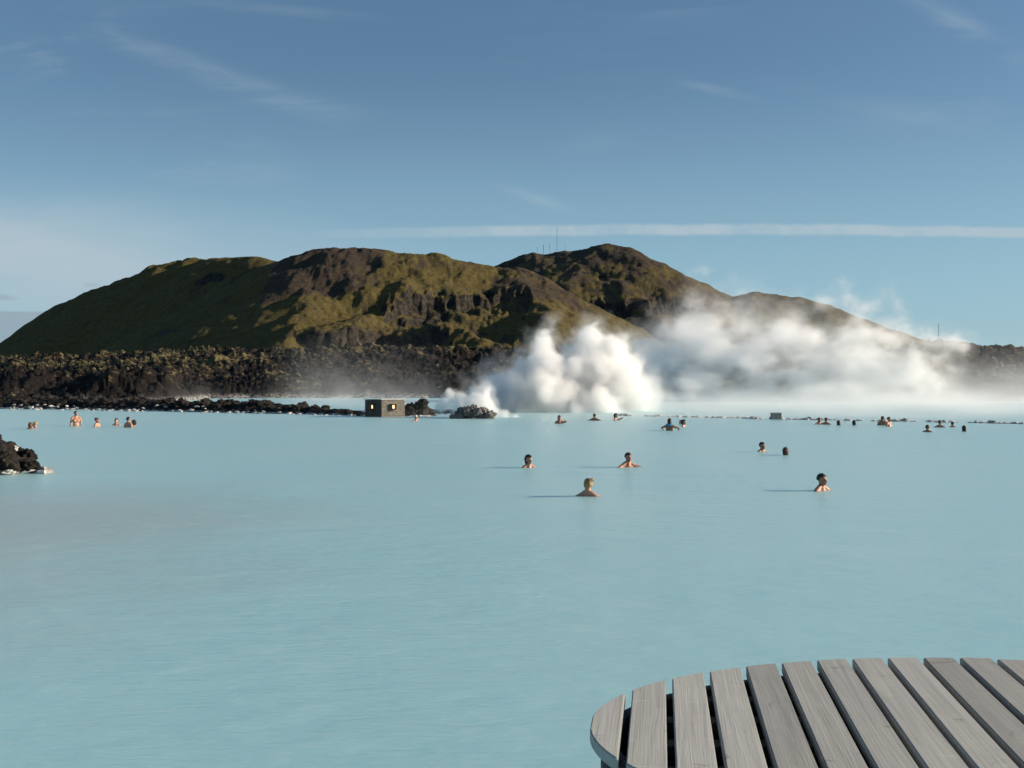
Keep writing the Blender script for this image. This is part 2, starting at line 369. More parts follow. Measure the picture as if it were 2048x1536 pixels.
lf_ = .17*np.clip(-(wx+540), 0, None); pl1 = pl1-lf_; pl2 = pl2-lf_
cap = ridge_field(wx, wy, [(430, 518, 1520), (450, 515, 1540), (520, 514, 1500), (575, 529, 1470), (602, 517, 1450), (592, 536, 1380), (598, 560, 1300), (610, 592, 1230), (622, 630, 1160)], .38, .38, 8)
cap = np.where(wx > np.interp(wy, [1160, 1230, 1300, 1380, 1450], [-227, -248, -270, -290, -297]), -50, cap)
zF = smin(smin(pl1, pl2), cap)
zA = smax(smax(zL, zM, 8), zR, 8); zA = smax(zA, zF, 6)
spur = ridge_field(wx, wy, [(602, 517, 1450), (592, 536, 1380), (598, 560, 1300), (610, 592, 1230), (622, 630, 1160), (612, 668, 1090), (590, 700, 1040), (570, 745, 990)], .50, .52, 12)
sp2 = ridge_field(wx, wy, [(1020, 540, 1420), (1050, 570, 1340), (1075, 610, 1260), (1090, 650, 1180), (1100, 700, 1110)], .55, .55, 14)
sp3 = ridge_field(wx, wy, [(860, 510, 1420), (845, 545, 1350), (800, 575, 1290), (760, 625, 1190), (650, 655, 1100), (640, 690, 1050)], .5, .75, 16)
sp4 = ridge_field(wx, wy, [(760, 625, 1190), (880, 650, 1120), (960, 676, 1080), (1050, 706, 1040)], .9, .5, 10)
zA = smax(zA, spur, 6); zA = smax(zA, sp2, 10); zA = smax(zA, sp3, 8); zA = smax(zA, sp4, 6)
jag = fbm(x/34, y/60, oct=4)*16+fbm(x/9, y/30, oct=3)*8
mk1 = sst(-190, -120, x)*sst(45, 5, x)*(0.65+.35*sst(-.2, .3, fbm(x/60, y/60+9, oct=3)))
mk2 = sst(-235, -205, x)*sst(-60, -100, x)
z0 = zA.copy()
zA = cliff(zA, 100+jag*1.3+.12*(x+70), x, y, 24, 3.5, 30, mk1)
zA = cliff(zA, 50+jag*.7, x, y, 20, 1.5, 30, mk2)
mk3 = sst(.02, .3, fbm(x/80+4, y/80, oct=3))*.8
zA = cliff(zA, 148+jag, x, y, 9, 1.5, 12, mk3)
zA = slope_noise(x, y, zA, 1-.80*sst(0, -40, x-np.interp(y, [900, 1040, 1160, 1230, 1300, 1380, 1450, 1560], [-225, -222, -227, -248, -270, -290, -300, -330]))*sst(1660, 1600, y))
cm = np.clip(mk1*sst(128, 100, z0)*sst(22, 48, z0)+mk2*sst(70, 52, z0)*sst(5, 20, z0), 0, 1)   # rock walls
colm = fbm(x/11, y/26, oct=4, ridged=True)
zA = zA+cm*(colm*3.2)-cm*1
zA = np.maximum(zA, -3)
me = mesh_from('hill', np.stack([x.ravel(), y.ravel(), zA.ravel()], 1), grid_faces(*x.shape))
rock = cm*.44+sst(.25, .6, fbm(x/45+7, y/45, oct=4))*.45+sst(-255, -225, x)*sst(-150, -200, x)*sst(0, .3, fbm(x/30, y/30+3, oct=4))*.3
scree = .25*np.ones_like(x)+.55*sst(-330, -300, x)*sst(-150, -210, x)*sst(85, 120, z0)+.35*sst(-60, 20, x)*sst(80, 110, z0)-.15*sst(-400, -520, x)
attr(me, 'rock', rock); attr(me, 'scree', scree)
tag(link('hill', me, M_HILL), 'broad moss green hill with dark cliffs beyond the lava field', kind='structure')

# far hill with the masts
x, y, U = polar(-0.12, 0.62, 620, 1300, 2700, 260)
wx = x+fbm(x/90+3, y/90, oct=4)*22; wy = y+fbm(x/90+31, y/90+8, oct=4)*22
CB = [(900, 590, 2050), (960, 556, 2020), (1005, 537, 1990), (1040, 530, 1970), (1075, 512, 1960), (1110, 504, 1950), (1150, 504, 1940), (1185, 495, 1930), (1215, 489, 1920), (1250, 495, 1900), (1290, 526, 1880),
      (1330, 562, 1860), (1370, 586, 1830), (1410, 602, 1800), (1460, 598, 1780), (1510, 588, 1760), (1560, 594, 1740), (1640, 612, 1700), (1720, 640, 1680), (1840, 684, 1650), (1960, 730, 1600), (2080, 770, 1560)]
zB = ridge_field(wx, wy, CB, .60, .46, 10)
s1 = ridge_field(wx, wy, [(1235, 520, 1850), (1240, 560, 1740), (1290, 600, 1600), (1330, 640, 1500)], .7, .7, 14)
s2 = ridge_field(wx, wy, [(1075, 506, 1960), (1120, 560, 1780), (1180, 600, 1640), (1240, 650, 1500)], .5, .5, 22)
zB = smax(smax(zB, s1, 12), s2, 12)
jag = fbm(x/34+9, y/60, oct=4)*16+fbm(x/9, y/30, oct=3)*8
zB = cliff(zB, 125+jag, x, y, 26, 2, 30, sst(90, 140, x)*sst(330, 270, x))
zB = cliff(zB, 190+jag, x, y, 12, 2, 14, sst(0, .25, fbm(x/90, y/90, oct=3)))
zB = slope_noise(x, y, zB, .8)
zB = np.maximum(zB, -3)
me = mesh_from('far_hill', np.stack([x.ravel(), y.ravel(), zB.ravel()], 1), grid_faces(*x.shape))
attr(me, 'rock', sst(.1, .5, fbm(x/45+7, y/45, oct=4))*.5+.12+.3*sst(150, 205, zB)); attr(me, 'scree', .46+.1*sst(150, 200, zB)-.3*sst(420, 520, x))  # dark rock on high ground, partly painting in the shade of its left side
tag(link('far_hill', me, M_HILL), 'darker far hill carrying thin masts on its shoulder', kind='structure')
def height_at(px, xs, ys, zs):
    D = ys[:, 0]; U_ = xs[0]/ys[0]; j = int(np.argmin(np.abs(U_-(px-CX)/F)))
    el = zs[:, j]/ys[:, j]; i = int(np.argmax(el)); return xs[i, j], ys[i, j], zs[i, j]
masts = [(1114, 453, 'tallest thin lattice mast on the far hill shoulder', 1.1), (1099, 488, 'short mast just left of the tallest mast on the far hill', .9), (1087, 489, 'short thick mast second from the left on the far hill', 1.2),
         (1075, 492, 'lowest leftmost mast at the left end of the hilltop row', .8), (1131, 490, 'faint short mast right of the tallest mast on the far hill', .7)]
def mast(px, top, label, wd, base, arms):
    bx, by, bz = base; H = CAMH+(HZ-top)/F*by-bz
    r = empty('antenna_mast', (bx, by, bz-3)); tag(r, label, 'mast', 'antenna masts on the far hill' if by > 1000 else None)
    bm = bmesh.new(); Ht = H+3
    for k in range(3):
        a_ = k*2.094; c = (math.cos(a_)*wd*.5, math.sin(a_)*wd*.5)
        tube(bm, (c[0], c[1], 0), (c[0]*.5, c[1]*.5, Ht), wd*.16, wd*.12, 5)
    n = max(4, int(Ht/2.2))
    for i in range(n):
        z0_, z1_ = Ht*i/n, Ht*(i+1)/n
        for k in range(3):
            a_, b_ = k*2.094, (k+1)*2.094
            if i % 2: a_, b_ = b_, a_
            q0, q1 = 1-.5*i/n, 1-.5*(i+1)/n
            tube(bm, (math.cos(a_)*wd*.5*q0, math.sin(a_)*wd*.5*q0, z0_), (math.cos(b_)*wd*.5*q1, math.sin(b_)*wd*.5*q1, z1_), wd*.08, wd*.08, 4)
    bm_obj('lattice', bm, M_STEEL, r)
    bm = bmesh.new(); tube(bm, (0, 0, Ht-.5), (0, 0, Ht+wd*1.5), wd*.12, wd*.05, 5); bm_obj('aerial', bm, M_STEEL, r)
    if arms:
        for hz_ in arms:
            bm = bmesh.new(); tube(bm, (0, -wd*.5, Ht*hz_), (0, -wd*1.0, Ht*hz_), wd*.75, wd*.75, 12); bm_obj('dish', bm, M_STEEL, r)
    return r
for i, (px, top, lab, wd) in enumerate(masts):
    mast(px, top, lab, wd, height_at(px, x, y, zB), [(), (.8,), (.85, .6), (.7,), ()][i])

mx = (1877-CX)/F*600
mast(1877, 648, 'lone thin mast standing on the lava rise at the far right', .45, (mx, 600, -1.6), ())

# ------------------------------------------------------------------ lava field
def lava_height(x, y):
    u = x/np.maximum(y, 1)
    px = CX+u*F
    # front edge of the flow, by bearing
    edge = np.interp(px, [-400, 0, 120, 330, 420, 700, 900, 1100, 1400, 1700, 1800, 2050, 2500], [74, 76, 78, 84, 106, 108, 108, 110, 112, 108, 96, 92, 90])
    edge = edge+fbm(x/9, y*0+3, oct=4)*4
    t = (y-edge)
    top = np.interp(px, [-400, 0, 200, 450, 700, 900, 1100, 1350, 1500, 1800, 1880, 2000, 2100, 2500], [740, 738, 734, 716, 712, 714, 718, 720, 724, 716, 702, 716, 724, 724])
    Dt = np.interp(px, [-400, 400, 1100, 1700, 1900, 2500], [260, 250, 250, 230, 170, 170])
    htop = CAMH+(HZ-top)/F*Dt
    h = htop*sst(0, 1, t/(Dt-edge))**.85*1.0
    h = h+1.3*sst(0, 5, t)
    # left foreground: low ground with mounds
    left = sst(440, 330, px)
    h = h*(1-left*sst(40, 0, t)*.75)
    h = h+2.0*np.exp(-((px-250)/95)**2-((y-94)/8)**2)+1.4*np.exp(-((px-40)/80)**2-((y-100)/7)**2)+1.3*np.exp(-((px-560)/220)**2-((y-140)/14)**2)
    h = h+1.9*np.exp(-((px-1750)/52)**2-((y-104)/6)**2)
    return h, t
def rough(x, y):
    w1, r1 = worley(x/5.5+fbm(x/6, y/6, oct=3)*.6, y/5.5); w2, r2 = worley(x/1.7+fbm(x/2, y/2, oct=2)*.5, y/1.7, 3); w3, r3 = worley(x/.75, y/.75, 5)
    big = fbm(x/22, y/22, oct=3, ridged=True)
    lump1 = (1-w1)*(.5+r1); lump2 = (1-w2)*(.4+r2); lump3 = (1-w3)*(.3+r3)
    return big*1.3+lump1*1.5*(.6+.8*sst(-.3,.4,fbm(x/40, y/40, oct=2)))+lump2*.95+lump3*.5+fbm(x/1.1, y/1.1, oct=3, ridged=True)*.35-1.6, lump1, lump2
x, y, U = polar(-0.62, 0.60, 1500, 70, 1300, 470, 1.0)
h, t = lava_height(x, y)
rg, l1, l2 = rough(x, y)
amp = sst(-1, 6, t)*(.75+.5*sst(150, 300, y))
z = np.where(t < -2, -1.2, h*.94+rg*amp-.25*(t < 0))
z = np.minimum(z, 1e9)
fall = sst(-3, 1.5, t); z = -1.2+(z+1.2)*fall
z = z-sst(330, 1300, y)*(htop_far := 0)
# beyond its brow the field runs level to the hills
me = mesh_from('lava_field', np.stack([x.ravel(), y.ravel(), z.ravel()], 1), grid_faces(*x.shape))
attr(me, 'moss', .30+.28*np.clip(rg*.5, -1, 1)+.12*sst(-.3, .5, fbm(x/30, y/30, oct=3)))
attr(me, 'silica', sst(.55, .1, z)*.8)
tag(link('lava_field', me, M_LAVA), 'rough black lava field with patches of dry moss', kind='structure')

# ------------------------------------------------------------------ rocks
def rock_mesh(seed, sub=4, flat=.8, rough_=.34, name='lava_rock'):
    bm = bmesh.new(); bmesh.ops.create_icosphere(bm, subdivisions=sub, radius=1)
    co = np.array([v_.co[:] for v_ in bm.verts]); s = seed*3.7
    d = 1+rough_*fbm(co[:, 0]*1.3+s, co[:, 1]*1.3, co[:, 2]*1.3, oct=2)*1.7
    d = d+rough_*.95*fbm(co[:, 0]*2.4+s, co[:, 1]*2.4+s, co[:, 2]*2.4, oct=6, gain=.6, ridged=True)-rough_*.35
    r_ = np.random.RandomState(seed)
    st_ = np.array([r_.uniform(.8, 1.25), r_.uniform(.75, 1.1), flat*r_.uniform(.85, 1.15)])
    co = co*d[:, None]*st_
    for v_, c in zip(bm.verts, co): v_.co = c
    me_ = bpy.data.meshes.new(name); bm.to_mesh(me_); bm.free()
    me_.polygons.foreach_set('use_smooth', np.ones(len(me_.polygons), dtype=bool))
    return me_
ROCKS = [rock_mesh(s, 5 if s < 4 else 4) for s in range(6)]; SMALL = [rock_mesh(20+s, 2, .7) for s in range(10)]
for m_ in ROCKS: m_.materials.append(M_ROCK)
MR = [m_.copy() for m_ in ROCKS[:4]]
for m_ in MR: m_.materials.clear(); m_.materials.append(simple('pale_streaked_rock', (0.03, 0.027, 0.025), (0.36, 0.35, 0.33), 7.0, .9, .8, .03, lo=.42, hi=.66))
RW = [m_.copy() for m_ in ROCKS[:3]]
for m_ in RW: m_.materials.clear(); m_.materials.append(M_WHITE)
def rock_thing(me_, loc, s, rot, label, group, cat='rock', name='lava_rock'):
    o = bpy.data.objects.new(name, me_); COL.objects.link(o); o.location = loc; o.scale = s if hasattr(s, '__len__') else (s, s, s); o.rotation_euler = rot
    tag(o, label, cat, group); return o
def rubble(name, pts, mat_, label):
    """pts: x, y, z, size - one mass of small stones"""
    V = []; Fc = []; off = 0; R = np.random.RandomState(len(pts))
    base = []
    for m_ in SMALL:
        c = np.empty(len(m_.vertices)*3, dtype=np.float32); m_.vertices.foreach_get('co', c)
        f = np.array([p.vertices[:] for p in m_.polygons]); base.append((c.reshape(-1, 3), f))
    for (px_, py_, pz_, s) in pts:
        c, f = base[R.randint(len(base))]; a_ = R.uniform(0, 6.28); ca, sa = math.cos(a_), math.sin(a_)
        k = c*s*np.array([1, 1, R.uniform(.6, 1.1)]); k = np.stack([k[:, 0]*ca-k[:, 1]*sa, k[:, 0]*sa+k[:, 1]*ca, k[:, 2]], 1)
        V.append(k+np.array([px_, py_, pz_])); Fc.append(f+off); off += len(c)
    me_ = mesh_from(name, np.concatenate(V), np.concatenate(Fc), False)
    o = link(name, me_, mat_); tag(o, label, kind='stuff'); return o
R = np.random.RandomState(5)
# long low bank of lava stones on the left, running out to the hut
front = [W(px, py) for px, py in ((-260, 815), (0, 818), (150, 820), (300, 823), (450, 826), (600, 829), (720, 833), (860, 833.5))]
fx = np.array([p[0] for p in front]); fy = np.array([p[1] for p in front])
def bank_z(x_, y_):
    f = np.interp(x_, fx, fy); d = y_-f
    H = np.interp(x_, [-60, -40, -25, -14, -8.8, -4.2], [.75, .75, .68, .55, .30, .12])
    wdt = np.interp(x_, [-40, -25, -14, -8.8, -4.2], [7, 6, 4.4, 3.2, 2.0])
    return H*sst(-.15, wdt*.45, d)*sst(wdt*1.0, wdt*.7, d)-.22, wdt
gx, gy = np.meshgrid(np.linspace(-62, -3.6, 420), np.linspace(50, 80, 220))
gz, wd_ = bank_z(gx, gy); rgh = fbm(gx*1.6, gy*1.6, oct=4)*.16+(1-worley(gx*1.7, gy*1.7)[0])*.2
gz = gz+rgh*sst(-.22, .0, gz)
me = mesh_from('lava_bank', np.stack([gx.ravel(), gy.ravel(), gz.ravel()], 1), grid_faces(*gx.shape))
attr(me, 'moss', .22+0*gz); attr(me, 'silica', sst(.16, .03, gz)*.7)
tag(link('lava_bank', me, M_LAVA), 'low bank of black stones closing off the left of the lagoon', kind='structure')
pts = []
for i in range(2600):
    x_ = R.uniform(-60, -4); f = np.interp(x_, fx, fy); zz, wdt = bank_z(np.array([x_]), np.array([f])); wdt = wdt[0]
    y_ = f+R.uniform(-.05, 1)*wdt*.95; zz = bank_z(np.array([x_]), np.array([y_]))[0][0]
    if zz < -.15 and y_ > f+1: continue
    pts.append((x_, y_, zz+.06, R.uniform(.06, .2)))
rubble('bank_rubble', pts, M_RUB, 'black lava rubble covering the low bank')
for i in range(60):
    px = R.uniform(0, 330) if i < 42 else R.uniform(330, 640)
    x_, y_ = W(px, np.interp(px, [0, 150, 300, 450, 600, 720], [819, 821, 823.5, 826.5, 829.5, 833])); up_ = R.uniform(0, 1)**2
    rock_thing(RW[i % 3], (x_, y_+.1+up_*1.6, .02+up_*.30), np.array([1.3, 1.0, .6])*R.uniform(.04, .11)*(1.3 if i % 9 == 0 else 1), (R.uniform(-.5, .5), 0, R.uniform(0, 6)), 'small white crusted stone near the waterline of the low black bank', 'white stones along the bank', name='white_stone')
for i in range(70):
    px = R.uniform(0, 700); x_ = (px-CX)/F*66; f = np.interp(x_, fx, fy); wdt = bank_z(np.array([x_]), np.array([f]))[1][0]
    y_ = f+R.uniform(.25, .7)*wdt; zz = bank_z(np.array([x_]), np.array([y_]))[0][0]
    rock_thing(ROCKS[i % 6], (x_, y_, zz+.1), R.uniform(.18, .34), (R.uniform(-.3, .3), R.uniform(-.3, .3), R.uniform(0, 6)), 'black lava rock lying on the low bank at the far left shore', 'lava rocks on the low bank')
# thin broken line of stones enclosing the pool on the right
pts = []
lx = np.array([1235, 1330, 1420, 1500, 1600, 1700, 1780, 1850, 1950, 2060, 2200]); ly = np.array([831, 833.5, 835, 837, 839, 841, 842.5, 843.5, 845.5, 848, 851])
for i in range(900):
    px = R.uniform(1235, 2190)
    if fbm(np.array([px/24.0]), np.array([2.0]), oct=2)[0] < -.16: continue
    x_, y_ = W(px, np.interp(px, lx, ly)+R.uniform(-.4, .4)); pts.append((x_, y_, R.uniform(-.06, .01), R.uniform(.05, .12)*(1.5 if R.rand() < .06 else 1)))
rubble('stone_edging', pts, M_RUB, 'thin broken line of stones edging the pool on the right')
# rocks beside the hut, and the mound under the small puff
for i, (px, py, s, z_) in enumerate(((816, 826, .36, .28), (826, 824, .34, .32), (838, 822, .36, .42), (846, 816, .26, .62), (842, 829, .34, .18), (852, 829, .32, .2), (822, 831, .30, .1), (834, 831, .3, .1), (861, 832, .26, .02), (812, 831, .24, .08))):
    D = CAMH*F/(833-HZ)+.6
    x_ = (px-CX)/F*D; rock_thing(ROCKS[i % 6], (x_, D+(i % 3)*.3, z_), s, (i, i*.7, i*1.9), 'dark lava rock heaped against the right side of the wooden hut', 'rocks beside the hut')
for i, px in enumerate((908, 917, 926, 934, 940, 947, 955, 962, 969, 976, 981, 930, 952, 944, 966, 920)):
    D = CAMH*F/(838-HZ)+.5+.3*(i % 3); hh = .42*math.exp(-((px-948)/26.0)**2)+.06
    rock_thing(MR[(i*5+1) % 4], ((px-CX)/F*D, D, hh*(.5 if i > 10 else .75)), .20+.05*(i % 3), (i*1.3, i, i*2.1), 'pale streaked rock in the low mound under the small steam puff', 'rocks of the steaming mound')
bm = bmesh.new(); D = CAMH*F/(828-HZ)
a_, b_ = P(858, 822, D), P(912, 821, D); box(bm, ((a_[0]+b_[0])/2, D, .16), (b_[0]-a_[0], .5, .20), 0, .02)
for k in range(4): box(bm, (a_[0]+(k+.5)*(b_[0]-a_[0])/4, D, -.25), (.09, .09, .62))
o = bm_obj('jetty', bm, M_SLAT); tag(o, 'low dark plank jetty between the hut rocks and the steaming mound', 'jetty')

# foreground pile at the left edge, with a silica shelf and a white edged slab
px0 = W(0, 948)
def fg(px, py, D): return P(px, py, D)
pile = [((12, 897), .20, 21.2, 'topmost black lava boulder of the pile at the left edge'), ((-8, 922), .30, 20.9, 'black lava boulder cut by the left edge of the frame'), ((20, 928), .24, 20.7, 'round black boulder low in the middle of the left pile'),
        ((34, 914), .17, 21.3, 'black boulder behind the middle of the left pile'), ((59, 914), .14, 21.2, 'knobbly black boulder forming the right shoulder of the left pile'), ((46, 928), .17, 20.9, 'low black stone at the right foot of the left pile'),
        ((66, 930), .12, 21.0, 'small reddish black stone ending the left pile on its right'), ((-34, 905), .42, 21.4, 'large black boulder beyond the left edge of the frame'), ((2, 910), .22, 21.0, 'black boulder just under the topmost one of the left pile'),
        ((-6, 940), .18, 20.6, 'low black stone at the near foot of the left pile'), ((44, 908), .12, 21.3, 'small black stone in the notch between top and right shoulder of the left pile'), ((56, 932), .12, 20.8, 'small black stone in front of the right shoulder of the left pile')]
for i, ((px, py), s, D, lab) in enumerate(pile):
    rock_thing(ROCKS[(i*2+1) % 6], P(px, py, D), s, (i*1.1, i*.6, i*2.3), lab, 'boulders of the left pile')
rock_thing(RW[1], P(32, 904, 21.25), (.16, .1, .16), (.3, .5, 1.0), 'pinkish white crusted stone near the top of the left pile', None, name='white_stone')
rock_thing(RW[0], P(15, 945, 20.6), (.15, .1, .06), (0, 0, .4), 'flat yellowish white stone at the foot of the left pile', None, name='white_stone')
xs, ys = np.meshgrid(np.linspace(-16, -9.2, 120), np.linspace(19.4, 24.5, 90))
cxs, cys = W(10, 944)
dd = np.hypot((xs-(cxs-1.35))/2.15, (ys-(cys+.45))/.62)+fbm(xs*.9, ys*.9, oct=3)*.10
zz = .075*sst(1.05, .80, dd)-.035
me = mesh_from('silica_shelf', np.stack([xs.ravel(), ys.ravel(), zz.ravel()], 1), grid_faces(*xs.shape))
tag(link('silica_shelf', me, M_WHITE), 'smooth shelf of white silica around the left pile', kind='structure')
bm = bmesh.new()
vs = [(-.34, -.10, 0), (.16, -.14, 0), (.24, .12, 0), (-.3, .14, 0), (-.20, -.02, .03), (.08, -.05, .13), (.14, .06, .12), (-.16, .07, .04)]
bv = [bm.verts.new(c) for c in vs]
for f in ((3, 2, 1, 0), (0, 1, 5, 4), (1, 2, 6, 5), (2, 3, 7, 6), (3, 0, 4, 7), (4, 5, 6, 7)): bm.faces.new([bv[i] for i in f])
bmesh.ops.subdivide_edges(bm, edges=bm.edges[:], cuts=4, use_grid_fill=True)
for v_ in bm.verts:
    n_ = float(perlin(np.array([v_.co.x*9]), np.array([v_.co.y*9]), np.array([v_.co.z*9]))[0]); v_.co += Vector((n_, n_*.6, n_))*.018
q = W(81, 946)
o = bm_obj('slab_rock', bm, simple('grey_slab', (0.16, 0.15, 0.15), (0.30, 0.29, 0.28), 8.0), None); o.location = (q[0], q[1], -.01); o.scale = (1, 1, 1.1)
tag(o, 'wedge of grey slab with a white rim right of the left pile', 'rock')
bm = bmesh.new(); box(bm, (.08, -.15, .035), (.20, .06, .075), -.08, .02); bm_obj('white_rim', bm, M_WHITE, o)

# ------------------------------------------------------------------ hut with two lamps
cx_, cy_ = W(763, 834); hd = cy_
hut = empty('wooden_hut', (cx_, cy_, 0)); tag(hut, 'small flat roofed wooden hut with two lit lamps on the far bank', 'hut')
hh = CAMH+(HZ-799)/F*hd
lt = Vector((P(726, 834, hd)[0]-cx_, .62, 0)); rt = Vector((P(807, 834, hd)[0]-cx_, .72, 0))
def hut_wall(name, v0, m_):
    bm = bmesh.new(); L = v0.length; d = v0.normalized(); ang = math.atan2(d.y, d.x)
    nb = 9
    for k in range(nb):
        z0_ = -.05+(hh-.04+.05)*k/nb; c = v0/2+Vector((0, 0, z0_+(hh+.01)/nb/2))
        n_ = Vector((-d.y, d.x, 0)); n_ = n_ if n_.y > 0 else -n_
        box(bm, c+n_*.02, (L, .03, (hh+.01)/nb-.024), ang, .004)
    n_ = Vector((-d.y, d.x, 0)); n_ = n_ if n_.y > 0 else -n_
    box(bm, v0/2+n_*.05+Vector((0, 0, hh/2-.03)), (L-.02, .02, hh-.02), ang)
    return bm_obj(name, bm, m_, hut)
hut_wall('wall', lt, M_SLAT); hut_wall('wall', rt, M_SLAT_LIT)  # shaded left and sunny right wall, the light painted into two board tones
# the two walls out of sight and the roof
for (p0, v0) in ((lt, rt), (rt, lt)):
    bm = bmesh.new(); d = v0.normalized(); ang = math.atan2(d.y, d.x); inn = -p0.normalized()*.03
    box(bm, p0+v0/2+inn+Vector((0, 0, hh/2-.03)), (v0.length-.06, .03, hh), ang); bm_obj('wall', bm, M_SLAT, hut)
bm = bmesh.new(); ov = 1.04; c = (lt+rt)/2
q = [c+(p-c)*ov for p in (Vector((0, 0, 0)), rt, lt+rt, lt)]
lo = [bm.verts.new((p.x, p.y, hh-.02)) for p in q]; hi_ = [bm.verts.new((p.x, p.y, hh+.025)) for p in q]
bm.faces.new(lo[::-1]); bm.faces.new(hi_)
for k in range(4): bm.faces.new((lo[k], lo[(k+1) % 4], hi_[(k+1) % 4], hi_[k]))
bm_obj('roof', bm, M_ROOF, hut)
def lamp(v0, f, s=1):
    d = v0.normalized(); n_ = Vector((-d.y, d.x, 0)); n_ = -n_ if n_.y > 0 else n_
    ang = math.atan2(d.y, d.x); zc = CAMH+(HZ-814)/F*hd; c = v0*f+Vector((0, 0, zc))
    bm = bmesh.new()
    for dx, dz, sx, sz in ((-.12, 0, .02, .32), (.12, 0, .02, .32), (0, .15, .26, .02), (0, -.15, .26, .02)):
        box(bm, c+d*dx+n_*.06+Vector((0, 0, dz)), (sx, .12, sz), ang)
    lf = bm_obj('lamp_frame', bm, M_SLAT, hut)
    bm = bmesh.new(); box(bm, c+n_*.025, (.12, .03, .17), ang, .01); bm_obj('lamp_glass', bm, M_GLOW, lf)
lamp(lt, .52); lamp(rt, .50)
# small concrete box on the stone edging
bx_, by_ = W(1552, 838.5); s_ = by_/F
bm = bmesh.new(); box(bm, (0, 0, .13), (18*s_, .42, .32), 0, .01)
kiosk = empty('intake_box', (bx_, by_, 0)); tag(kiosk, 'small grey concrete box standing on the line of stones at the right', 'box')
bm_obj('box_body', bm, M_CONC, kiosk)
bm = bmesh.new(); box(bm, (0, 0, .31), (19.5*s_, .46, .035), 0, .006); bm_obj('lid', bm, M_ROOF, kiosk)
bm = bmesh.new(); box(bm, (-10.5*s_, 0, .05), (3*s_, .3, .14), 0, .01); bm_obj('step', bm, M_CONC, kiosk)

# ------------------------------------------------------------------ oval slatted deck
DH = 1.10; DZ = CAMH-DH; EC = (1.625, 3.233); EA, EB = 1.379, 0.843
deck = empty('oval_deck', (EC[0], EC[1], 0)); tag(deck, 'oval deck of weathered grey planks standing in the lagoon at the lower right', 'deck')
vp = math.atan((1319-CX)/F); dirv = (math.sin(vp), math.cos(vp)); per = (math.cos(vp), -math.sin(vp))
def s_of(px, py):
    d = F*DH/(py-HZ); x_ = (px-CX)/F*d; return (x_-EC[0])*per[0]+(d-EC[1])*per[1]
gaps = [((1242, 1390), (1268, 1375)), ((1330, 1362), (1347, 1352)), ((1407, 1345), (1420, 1338)), ((1480, 1333), (1493, 1328)), ((1553, 1324), (1565, 1321)), ((1622, 1321), (1634, 1320)),
        ((1692, 1318), (1704, 1317)), ((1761, 1315), (1774, 1316)), ((1834, 1315), (1846, 1313)), ((1905, 1314), (1919, 1315)), ((1982, 1315), (1996, 1317))]
edges = [(s_of(*a), s_of(*b)) for a, b in gaps]
print('gaps', [(round(a, 3), round(b, 3)) for a, b in edges])
pitch = np.polyfit(range(len(edges)), [(a+b)/2 for a, b in edges], 1); print('pitch', pitch)
gw = .024
cuts = [pitch[1]+pitch[0]*i for i in range(0, 22)]
smax_ = math.sqrt((EA*per[0])**2+(EB*per[1])**2)
def inside(s, t_):
    x_ = s*per[0]+t_*dirv[0]; y_ = s*per[1]+t_*dirv[1]; return (x_/EA)**2+(y_/EB)**2
def t_range(s):
    # solve ellipse along the plank
    A = (dirv[0]/EA)**2+(dirv[1]/EB)**2; B = 2*(s*per[0]*dirv[0]/EA**2+s*per[1]*dirv[1]/EB**2); Cc = (s*per[0]/EA)**2+(s*per[1]/EB)**2-1
    q_ = B*B-4*A*Cc
    if q_ <= 0: q_ = 0
    return (-B-math.sqrt(q_))/(2*A), (-B+math.sqrt(q_))/(2*A)
th = .038
def plank(s0, s1):
    n = 12; ss = np.linspace(s0, s1, n+1); up = [(s, t_range(s)[1]) for s in ss]; dn = [(s, t_range(s)[0]) for s in ss][::-1]
    ring = [p for i, p in enumerate(up+dn)]
    out_ = []
    for p in ring:
        if not out_ or (abs(p[0]-out_[-1][0])+abs(p[1]-out_[-1][1])) > 1e-4: out_.append(p)
    if (abs(out_[0][0]-out_[-1][0])+abs(out_[0][1]-out_[-1][1])) < 1e-4: out_.pop()
    bm = bmesh.new()
    # local frame: x across, y along
    sc0 = (s0+s1)/2
    vt = [bm.verts.new((s-sc0, t_, 0)) for s, t_ in out_]
    f = bm.faces.new(vt); bm.normal_update()
    if f.normal.z > 0: f.normal_flip()
    ex = bmesh.ops.extrude_face_region(bm, geom=[f]); tv = [g for g in ex['geom'] if isinstance(g, bmesh.types.BMVert)]
    bmesh.ops.translate(bm, vec=(0, 0, th), verts=tv)
    bm.normal_update()
    te = [e for e in bm.edges if all(abs(v_.co.z-th) < 1e-5 for v_ in e.verts)]
    bmesh.ops.bevel(bm, geom=te, offset=.004, segments=2, affect='EDGES')
    bmesh.ops.recalc_face_normals(bm, faces=bm.faces[:])
    o = bm_obj('plank', bm, M_WOOD, deck)
    o.location = (sc0*per[0], sc0*per[1], DZ-th+R.uniform(-.0015, .0015)); o.rotation_euler = (0, 0, -vp)
    return o
lims = [(-smax_+.004, cuts[0]-gw/2)]
for a, b in zip(cuts[:-1], cuts[1:]):
    if a+gw/2 > smax_-.02: break
    lims.append((a+gw/2, min(b-gw/2, smax_-.004)))
for s0, s1 in lims:
    if s1-s0 > .02: plank(s0, s1)
